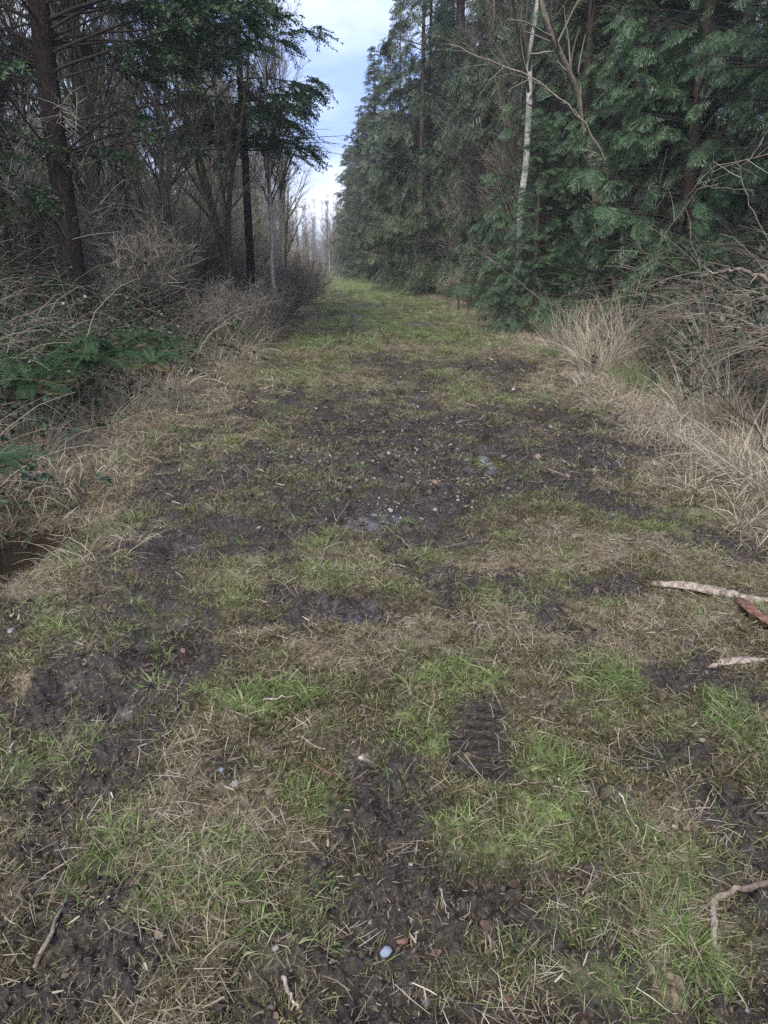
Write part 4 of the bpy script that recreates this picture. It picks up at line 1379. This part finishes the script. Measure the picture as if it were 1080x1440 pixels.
s = np.concatenate([rs.uniform(.7, 1.3, len(P1)), rs.uniform(1.2, 2.1, len(P2)), rs.uniform(2.2, 3.6, len(P3))])
scatter('moss', Pm, rots(len(Pm), rs, .15), s, moss_v, 'olive moss and short turf growing over the track', 'moss')
P1, rs = band(211, 15000, 0.75, 5, dgreen, 1.0)
P2, rs2 = band(212, 14000, 5, 15, dgreen)
P3, rs3 = band(213, 24000, 14, 70, dgreen, 1.3)
Pm = np.concatenate([P1, P2, P3])
s = np.concatenate([rs.uniform(.6, 1.25, len(P1)), rs.uniform(.9, 1.8, len(P2)), rs.uniform(1.6, 3.0, len(P3))])
scatter('grass', Pm, rots(len(Pm), rs, .15), s, grass_v, 'short green grass sprouting in patches along the track', 'grass')
P1, rs = band(221, 22000, 0.75, 5, dstraw)
P2, rs2 = band(222, 32000, 5, 15, dstraw)
P3, rs3 = band(223, 9000, 15, 45, dstraw, 1.2)
Pm = np.concatenate([P1, P2, P3])
s = np.concatenate([rs.uniform(.5, 1.2, len(P1)), rs.uniform(1.0, 2.2, len(P2)), rs.uniform(2.0, 3.6, len(P3))])
Pm[:, 2] += .004
scatter('straw_litter', Pm, rots(len(Pm), rs, .1), s, straw_v, 'loose dead grass and straw strewn over the track', 'straw')
# mud clods
clod_v = [lump_mesh('mud_clod', 160 + s, M_mudclod, 2.6, 1, .6, False) for s in range(4)]
P1, rs = band(231, 26000, 0.75, 5, dmud)
P2, rs2 = band(232, 30000, 5, 14, dmud)
Pm = np.concatenate([P1, P2])
s = np.concatenate([.0025 + .010 * rs.rand(len(P1)) ** 3, .005 + .022 * rs.rand(len(P2)) ** 3])
scatter('mud_clods', Pm, rs.uniform(0, 6, (len(Pm), 3)), s, clod_v, 'crumbled dark mud clods along the churned ruts', 'mud')
bits_v = [litter_mesh('stem_bits', 9, .05, (.006, .030), .0015, M_straw, 157 + s, tilt=.5, tint=(0, .6)) for s in range(3)]
P1, rs = band(233, 8000, 0.75, 5, lambda x, y: (.25 + masks(x, y)['mud'] * .6) * tread_free(x, y))
P2, rs2 = band(234, 9000, 5, 13, lambda x, y: .25 + masks(x, y)['mud'] * .6)
Pm = np.concatenate([P1, P2]); Pm[:, 2] += .004
scatter('stem_bits', Pm, rots(len(Pm), rs, .1), np.concatenate([rs.uniform(.7, 1.3, len(P1)), rs.uniform(1.1, 2, len(P2))]), bits_v, 'finely chopped stem bits pressed into the mud', 'straw')
# gravel
GRAV = ellipses([(565, 590, 60, 26), (540, 560, 40, 10), (600, 650, 60, 40), (540, 730, 50, 44), (500, 700, 60, 30), (640, 700, 40, 24), (780, 600, 40, 14), (850, 650, 60, 14), (430, 650, 60, 20), (560, 1320, 90, 70), (690, 540, 50, 10), (560, 780, 60, 20), (400, 620, 40, 10), (800, 665, 40, 10)])
def dgrav(x, y):
    m = masks(x, y); return np.clip(emask(x, y, GRAV, .8, 4, 66) * .9 + .035 * m['mud'] + .004, 0, 1) * m['onp']
grav_v = [lump_mesh('pebble', 170 + s, M_gravel, .4, 1, .65) for s in range(5)]
P1, rs = band(241, 11000, 0.75, 5, dgrav)
P2, rs2 = band(242, 22000, 4.5, 12, dgrav)
Pm = np.concatenate([P1, P2])
s = np.concatenate([.003 + .009 * rs.rand(len(P1)) ** 2.5, .005 + .017 * rs.rand(len(P2)) ** 2.5])
scatter('gravel', Pm, rots(len(Pm), rs, .4), s, grav_v, 'small grey gravel showing through the worn middle of the track', 'gravel')
# leaves and bark chips
def leaf_mesh(seed):
    rs = np.random.RandomState(seed)
    n = 8
    x = np.linspace(0, 1, n)
    w = .36 * np.sin(math.pi * np.clip(x, .02, .98)) ** .8 * rs.uniform(.85, 1.15, n)
    z = .12 * np.sin(x * rs.uniform(2, 5) + rs.rand() * 3)
    V = np.concatenate([np.stack([x - .5, w, z + .08], -1), np.stack([x - .5, -w, z + rs.uniform(-.1, .1)], -1), np.stack([x - .5, 0 * x, z], -1)])
    F = [[k, k + 1, 2 * n + k + 1, 2 * n + k] for k in range(n - 1)] + [[2 * n + k, 2 * n + k + 1, n + k + 1, n + k] for k in range(n - 1)]
    return mk_mesh('leaf', V, np.array(F), {'tint': np.full(len(V), rs.rand())}, M_leaf, True)
leaf_v = [leaf_mesh(s) for s in range(6)]
chip_v = [litter_mesh('wood_chip', 3, .05, (.02, .08), .006, M_straw, 180 + s, tint=(.1, .8), curl=.03) for s in range(3)] + [litter_mesh('twig_bit', 3, .06, (.05, .2), .004, M_twig_dark, 185, tint=(.2, 1), curl=.15)]
def dleaf(x, y):
    m = masks(x, y); return np.clip(.25 + .3 * m['straw'], 0, 1) * np.clip(m['onp'] + .6, 0, 1)
P1, rs = band(251, 1100, 0.75, 5, dleaf)
P2, rs2 = band(252, 3000, 5, 14, dleaf)
Pm = np.concatenate([P1, P2]); Pm[:, 2] += .012
s = np.concatenate([rs.uniform(.012, .035, len(P1)), rs.uniform(.02, .06, len(P2))])
scatter('leaf_litter', Pm, rots(len(Pm), rs, .35), s, leaf_v, 'brown and grey fallen leaves lying here and there', 'leaves')
P1, rs = band(261, 2200, 0.75, 5, dleaf)
P2, rs2 = band(262, 5000, 5, 14, dleaf)
Pm = np.concatenate([P1, P2]); Pm[:, 2] += .008
s = np.concatenate([rs.uniform(.3, .75, len(P1)), rs.uniform(.7, 1.4, len(P2))])
scatter('wood_chips', Pm, rots(len(Pm), rs, .15), s, chip_v, 'chopped stalks, bark slivers and twig bits on the track', 'wood chips')
# verge mats of grass: straw coloured, longer, on both edges
verge_v = [blades_mesh('verge_tuft', 40, (.12, .38), .0040, .09, M_straw, 190 + s, 2.4, 1.2, 5, (.15, 1)) for s in range(3)]
rs = np.random.RandomState(271)
n = 3600
Yv = 2.2 + 38 * rs.rand(n) ** 1.5
sd = rs.rand(n) < .36
Xv = np.where(sd, xl(Yv) - rs.normal(.15, .35, n), xr(Yv) + rs.normal(.4, .42, n))
wet_keep = (sd | (Yv > 3.3)) & (np.hypot((Xv - DITCH_L[0]) / .6, (Yv - DITCH_L[1]) / 1.0) > 1)
Xv, Yv = Xv[wet_keep], Yv[wet_keep]
Pm = np.stack([Xv, Yv, hz(Xv, Yv)], -1)
scatter('verge_grass', Pm, rots(len(Pm), rs, .2), rs.uniform(.6, 1.3, len(Pm)), verge_v, 'matted dead grass along both verges of the track', 'dead grass')

print('ground cover done')

# ------------------------------------------------------------------ single stones, sticks, wood
def surf(px, py):
    p = at(px, py)
    for _ in range(2):
        p = at(px, py, float(hz(p[0], p[1])[0]))
    return p
stones = [(549, 718, 7, 'grey', 'largest rounded grey stone on the gravelly middle of the track'), (611, 717, 6, 'pale', 'pale round stone beside the largest grey one'), (577, 735, 5, 'grey', 'small grey stone below the largest grey one'),
    (430, 648, 9, 'pale', 'flat pale stone in the churned soil at the rut'), (835, 664, 9, 'pale', 'flat pale stone lying in the dark mud'), (775, 602, 7, 'pale', 'whitish stone at the wet spot near the straw verge'),
    (409, 953, 8, 'pale', 'pale grey stone in the mossy turf near the puddle'), (542, 1339, 10, 'blue', 'smooth blue-grey pebble standing out in the near mud'), (565, 1325, 11, 'red', 'reddish stone next to the blue-grey pebble'),
    (386, 1334, 7, 'pale', 'small pale pebble pressed in the mud before the grass tuft'), (599, 1410, 7, 'blue', 'small bluish pebble at the bottom of the picture'), (577, 1385, 5, 'pale', 'tiny white pebble between the reddish and bluish ones'),
    (714, 1408, 14, 'red', 'broad reddish-brown stone half sunk below the mossy hollow'), (312, 1083, 6, 'blue', 'pale bluish pebble in a row of three beside dry stems'), (334, 1078, 6, 'pale', 'lighter pebble in the middle of the row of three'),
    (330, 1103, 8, 'grey', 'flat grey pebble at the lower end of the row of three'), (644, 1281, 8, 'grey', 'oval grey stone near the white twig'), (483, 1024, 6, 'dark', 'dark angular stone in the olive moss'), (471, 995, 6, 'red', 'rounded brownish stone above the dark angular one'),
    (306, 1420, 10, 'dark', 'dark wedge-shaped stone at the bottom edge'), (55, 821, 9, 'pale', 'flat whitish stone in the straw by the ditch'), (15, 888, 8, 'pale', 'pale stone beside the bright green tuft'), (15, 1057, 9, 'pale', 'whitish flat stone at the picture edge in low weeds'),
    (657, 648, 6, 'pale', 'pale stone upright in the gravel streak'), (495, 905, 4, 'pale', 'small light stone by the small puddle'), (790, 945, 5, 'grey', 'small round grey stone in straw right of the tread marks'), (560, 868, 7, 'dark', 'dark lump beside the small puddle rim'),
    (280, 735, 5, 'pale', 'small pale stone in the old wheel rut'), (365, 742, 5, 'pale', 'little pale stone left of the leaning twig'), (475, 741, 5, 'grey', 'little grey stone at the foot of the leaning twig')]
SM = {(c, k): lump_mesh('stone', 300 + 7 * i + k, M_rock[c], .35, 3, .62) for i, c in enumerate(M_rock) for k in range(3)}
rs = np.random.RandomState(301)
for k, (px, py, rp, c, lab) in enumerate(stones):
    p = surf(px, py)
    dist = math.sqrt(p[0] ** 2 + p[1] ** 2 + (CAMZ - p[2]) ** 2)
    r = .82 * rp * dist / FPX
    o = put('stone', SM[(c, k % 3)], None, (p[0], p[1], p[2] + r * .12), (rs.uniform(-.2, .2), rs.uniform(-.2, .2), rs.uniform(0, 6)), (r, r * rs.uniform(.65, .95), r * rs.uniform(.7, 1)))
    tag(o, lab, 'stone')

def ground_stick(name, pxs, r0, r1, mat, lab, cat='stick', lift=.012, twigs=0, S=7, wob=.003, seed=5):
    pts = [surf(*q[:2]) + np.array([0, 0, lift + (q[2] if len(q) > 2 else 0)]) for q in pxs]
    return snag(name, pts, r0, r1, mat, lab, cat, K=12, twigs=twigs, S=S, wob=wob, seed=seed, part='stick')
ground_stick('stick', [(487, 607), (530, 610), (572, 608)], .014, .010, M_darkstick, 'dark straight stick lying across the gravel crest', lift=.03)
ground_stick('stick', [(449, 803), (462, 770, .03), (478, 738, .05), (490, 722, .06)], .005, .003, M_stick, 'thin reddish twig leaning in the worn soil left of the stones', twigs=3)
ground_stick('stick', [(540, 742), (565, 765, .02), (580, 778)], .005, .004, M_stick, 'short brown twig slanting below the gravel')
ground_stick('stick', [(520, 785), (545, 794), (570, 800)], .006, .004, M_rotwood, 'short pale twig near the tangle of root ends')
ground_stick('stick', [(575, 792), (620, 778, .02), (655, 772, .03)], .005, .003, M_stick, 'brown twig rising from the tangle of root ends', twigs=4)
ground_stick('stick', [(363, 550), (375, 547), (386, 543)], .015, .009, M_rotwood, 'small tan stick on the green patch by the shrub side')
ground_stick('stick', [(430, 1077), (465, 1095, .01), (505, 1108, .01), (552, 1112)], .0028, .0018, M_redwood, 'long thin reddish stem curving over the moss')
ground_stick('stick', [(418, 1040), (455, 1058), (490, 1078)], .003, .002, M_rotwood, 'straight straw-coloured stem above the reddish one')
ground_stick('stick', [(368, 990), (395, 988, .01), (422, 982)], .004, .002, M_rotwood, 'pale curved stem among green blades near the puddle')
ground_stick('stick', [(618, 1255), (628, 1280), (631, 1297)], .0025, .0015, M_rotwood, 'short bone-white twig beside the oval grey stone')
ground_stick('stick', [(707, 1112), (735, 1108, .01), (770, 1105)], .0035, .002, M_stick, 'thin tan twig just below the tread marks')
ground_stick('stick', [(870, 1120), (885, 1150), (905, 1185), (915, 1210)], .003, .0015, M_rotwood, 'slim bleached stem slanting through the green grass')
ground_stick('stick', [(398, 1380), (410, 1405), (422, 1428)], .005, .003, M_rotwood, 'pale split stem near the bottom edge')
ground_stick('stick', [(50, 1365), (68, 1330), (85, 1290), (90, 1275)], .006, .004, M_stick, 'brown bent stem on the mud at the picture edge')
ground_stick('stick', [(110, 945), (120, 935), (133, 922)], .012, .008, M_rotwood, 'short splintered stick beside the large puddle')
ground_stick('stick', [(905, 620), (870, 610, .01), (845, 606)], .005, .003, M_stick, 'long thin stem across the dark mud bank')
ground_stick('stick', [(998, 1272), (1030, 1262, .01), (1082, 1246)], .009, .008, M_stick, 'grey-brown stick reaching in from the side above the upright one', twigs=0)
ground_stick('stick', [(1000, 1278), (1003, 1320), (1006, 1372)], .009, .007, M_rotwood, 'grey flattened stick pointing down from the crossing stick', lift=.028)
ground_stick('stick', [(1000, 1275), (985, 1282), (960, 1290)], .004, .002, M_stick, 'thin dark fork at the joint of the two crossing sticks')
ground_stick('stick', [(690, 1340), (680, 1300, .015), (700, 1355)], .0025, .0015, M_rotwood, 'tiny pale hooked twig over the mossy hollow')
ground_stick('stick', [(545, 1200), (542, 1250), (551, 1290)], .0022, .0015, M_stick, 'fine upright-lying stem in the muddy middle')
ground_stick('stick', [(960, 795, 0), (920, 775, .04), (855, 770, .02)], .006, .003, M_stick, 'slim stem across the straw above the grey log', twigs=3)
ground_stick('stick', [(100, 735), (60, 755, .02), (10, 790)], .006, .003, M_rotwood, 'pale stalk fallen over the ditch water')

# splintered logs at the right
def log(pxs, r, mat, lab, seed, flat=.6):
    rs = np.random.RandomState(seed)
    pts = np.array([surf(*q) + np.array([0, 0, r * .6]) for q in pxs])
    o0 = pts[0].copy()
    K = 22
    p = path(pts - o0, K)
    S = 12
    prof = np.interp(np.linspace(0, 1, K), [0, .06, .2, .7, .92, 1], [.25, .7, 1, .95, .6, .12]) * r * rs.uniform(.85, 1.12, K)
    V, F = tubes(p[None], prof[None], S)
    V = V.reshape(K, S, 3)
    lob = 1 + .22 * rs.normal(0, 1, S)
    cen = p[:, None, :]
    V = cen + (V - cen) * lob[None, :, None] * (1 + .10 * rs.normal(0, 1, (K, S, 1)))
    V[:, :, 2] = cen[:, :, 2] + (V[:, :, 2] - cen[:, :, 2]) * flat
    V[0] += (p[0] - p[2]) * rs.uniform(-.2, 1.3, (S, 1))
    V[-1] += (p[-1] - p[-3]) * rs.uniform(-.3, 1.6, (S, 1))
    o = put('log', mk_mesh('log', V.reshape(-1, 3), F, {'tint': np.full(K * S, .5)}, mat, True), None, tuple(o0))
    return tag(o, lab, 'log')
log([(915, 826), (960, 829), (1010, 838), (1050, 848), (1100, 852)], .032, M_rotwood, 'long grey weathered log lying across the straw', 1)
log([(1038, 848), (1060, 868), (1095, 892)], .038, M_redwood, 'reddish broken log crossing the end of the grey one', 2)
log([(984, 944), (1020, 938), (1072, 934)], .034, M_rotwood, 'short pinkish-grey splintered wedge of wood near the green grass', 3)
log([(145, 466), (170, 470), (200, 474)], .05, M_rotwood, 'pale broken wood lying on the bramble bank', 4)
log([(160, 640), (200, 622), (230, 606)], .022, M_rotwood, 'pale stick of driftwood-like wood among dead stalks on the bank edge', 5)
# short dark stakes at the right verge
for (px, py, h, lab, sd_) in [(646, 441, .85, 'short dark leaning stake in the verge', 1), (659, 440, .75, 'thin dark upright stake next to the leaning one', 2)]:
    p = at(px, py)
    snag('stake', [p + np.array([0, 0, -.1]), p + np.array([-.05, 0, h * .5]), p + np.array([-.16 if sd_ == 1 else .02, 0, h])], .035, .018, M_darkstick, lab, 'stake', K=8, S=7, seed=sd_)
print('total', len(bpy.data.objects))

if HAZE:
    import bmesh
    bm = bmesh.new()
    bmesh.ops.create_cube(bm, size=1)
    hm = bpy.data.meshes.new('haze')
    bm.to_mesh(hm)
    bm.free()
    m = bpy.data.materials.new('thin_haze')
    m.use_nodes = True
    m.node_tree.nodes.clear()
    oo = m.node_tree.nodes.new('ShaderNodeOutputMaterial')
    pv = m.node_tree.nodes.new('ShaderNodeVolumePrincipled')
    pv.inputs['Color'].default_value = (.86, .90, 1, 1)
    pv.inputs['Density'].default_value = HAZE
    m.node_tree.links.new(pv.outputs[0], oo.inputs['Volume'])
    hm.materials.append(m)
    hb = put('haze', hm, None, (0, 420, 15), (0, 0, 0), (8000, 1040, 34))
    tag(hb, 'thin cool haze hanging in the air over the whole track', None, None, 'stuff')
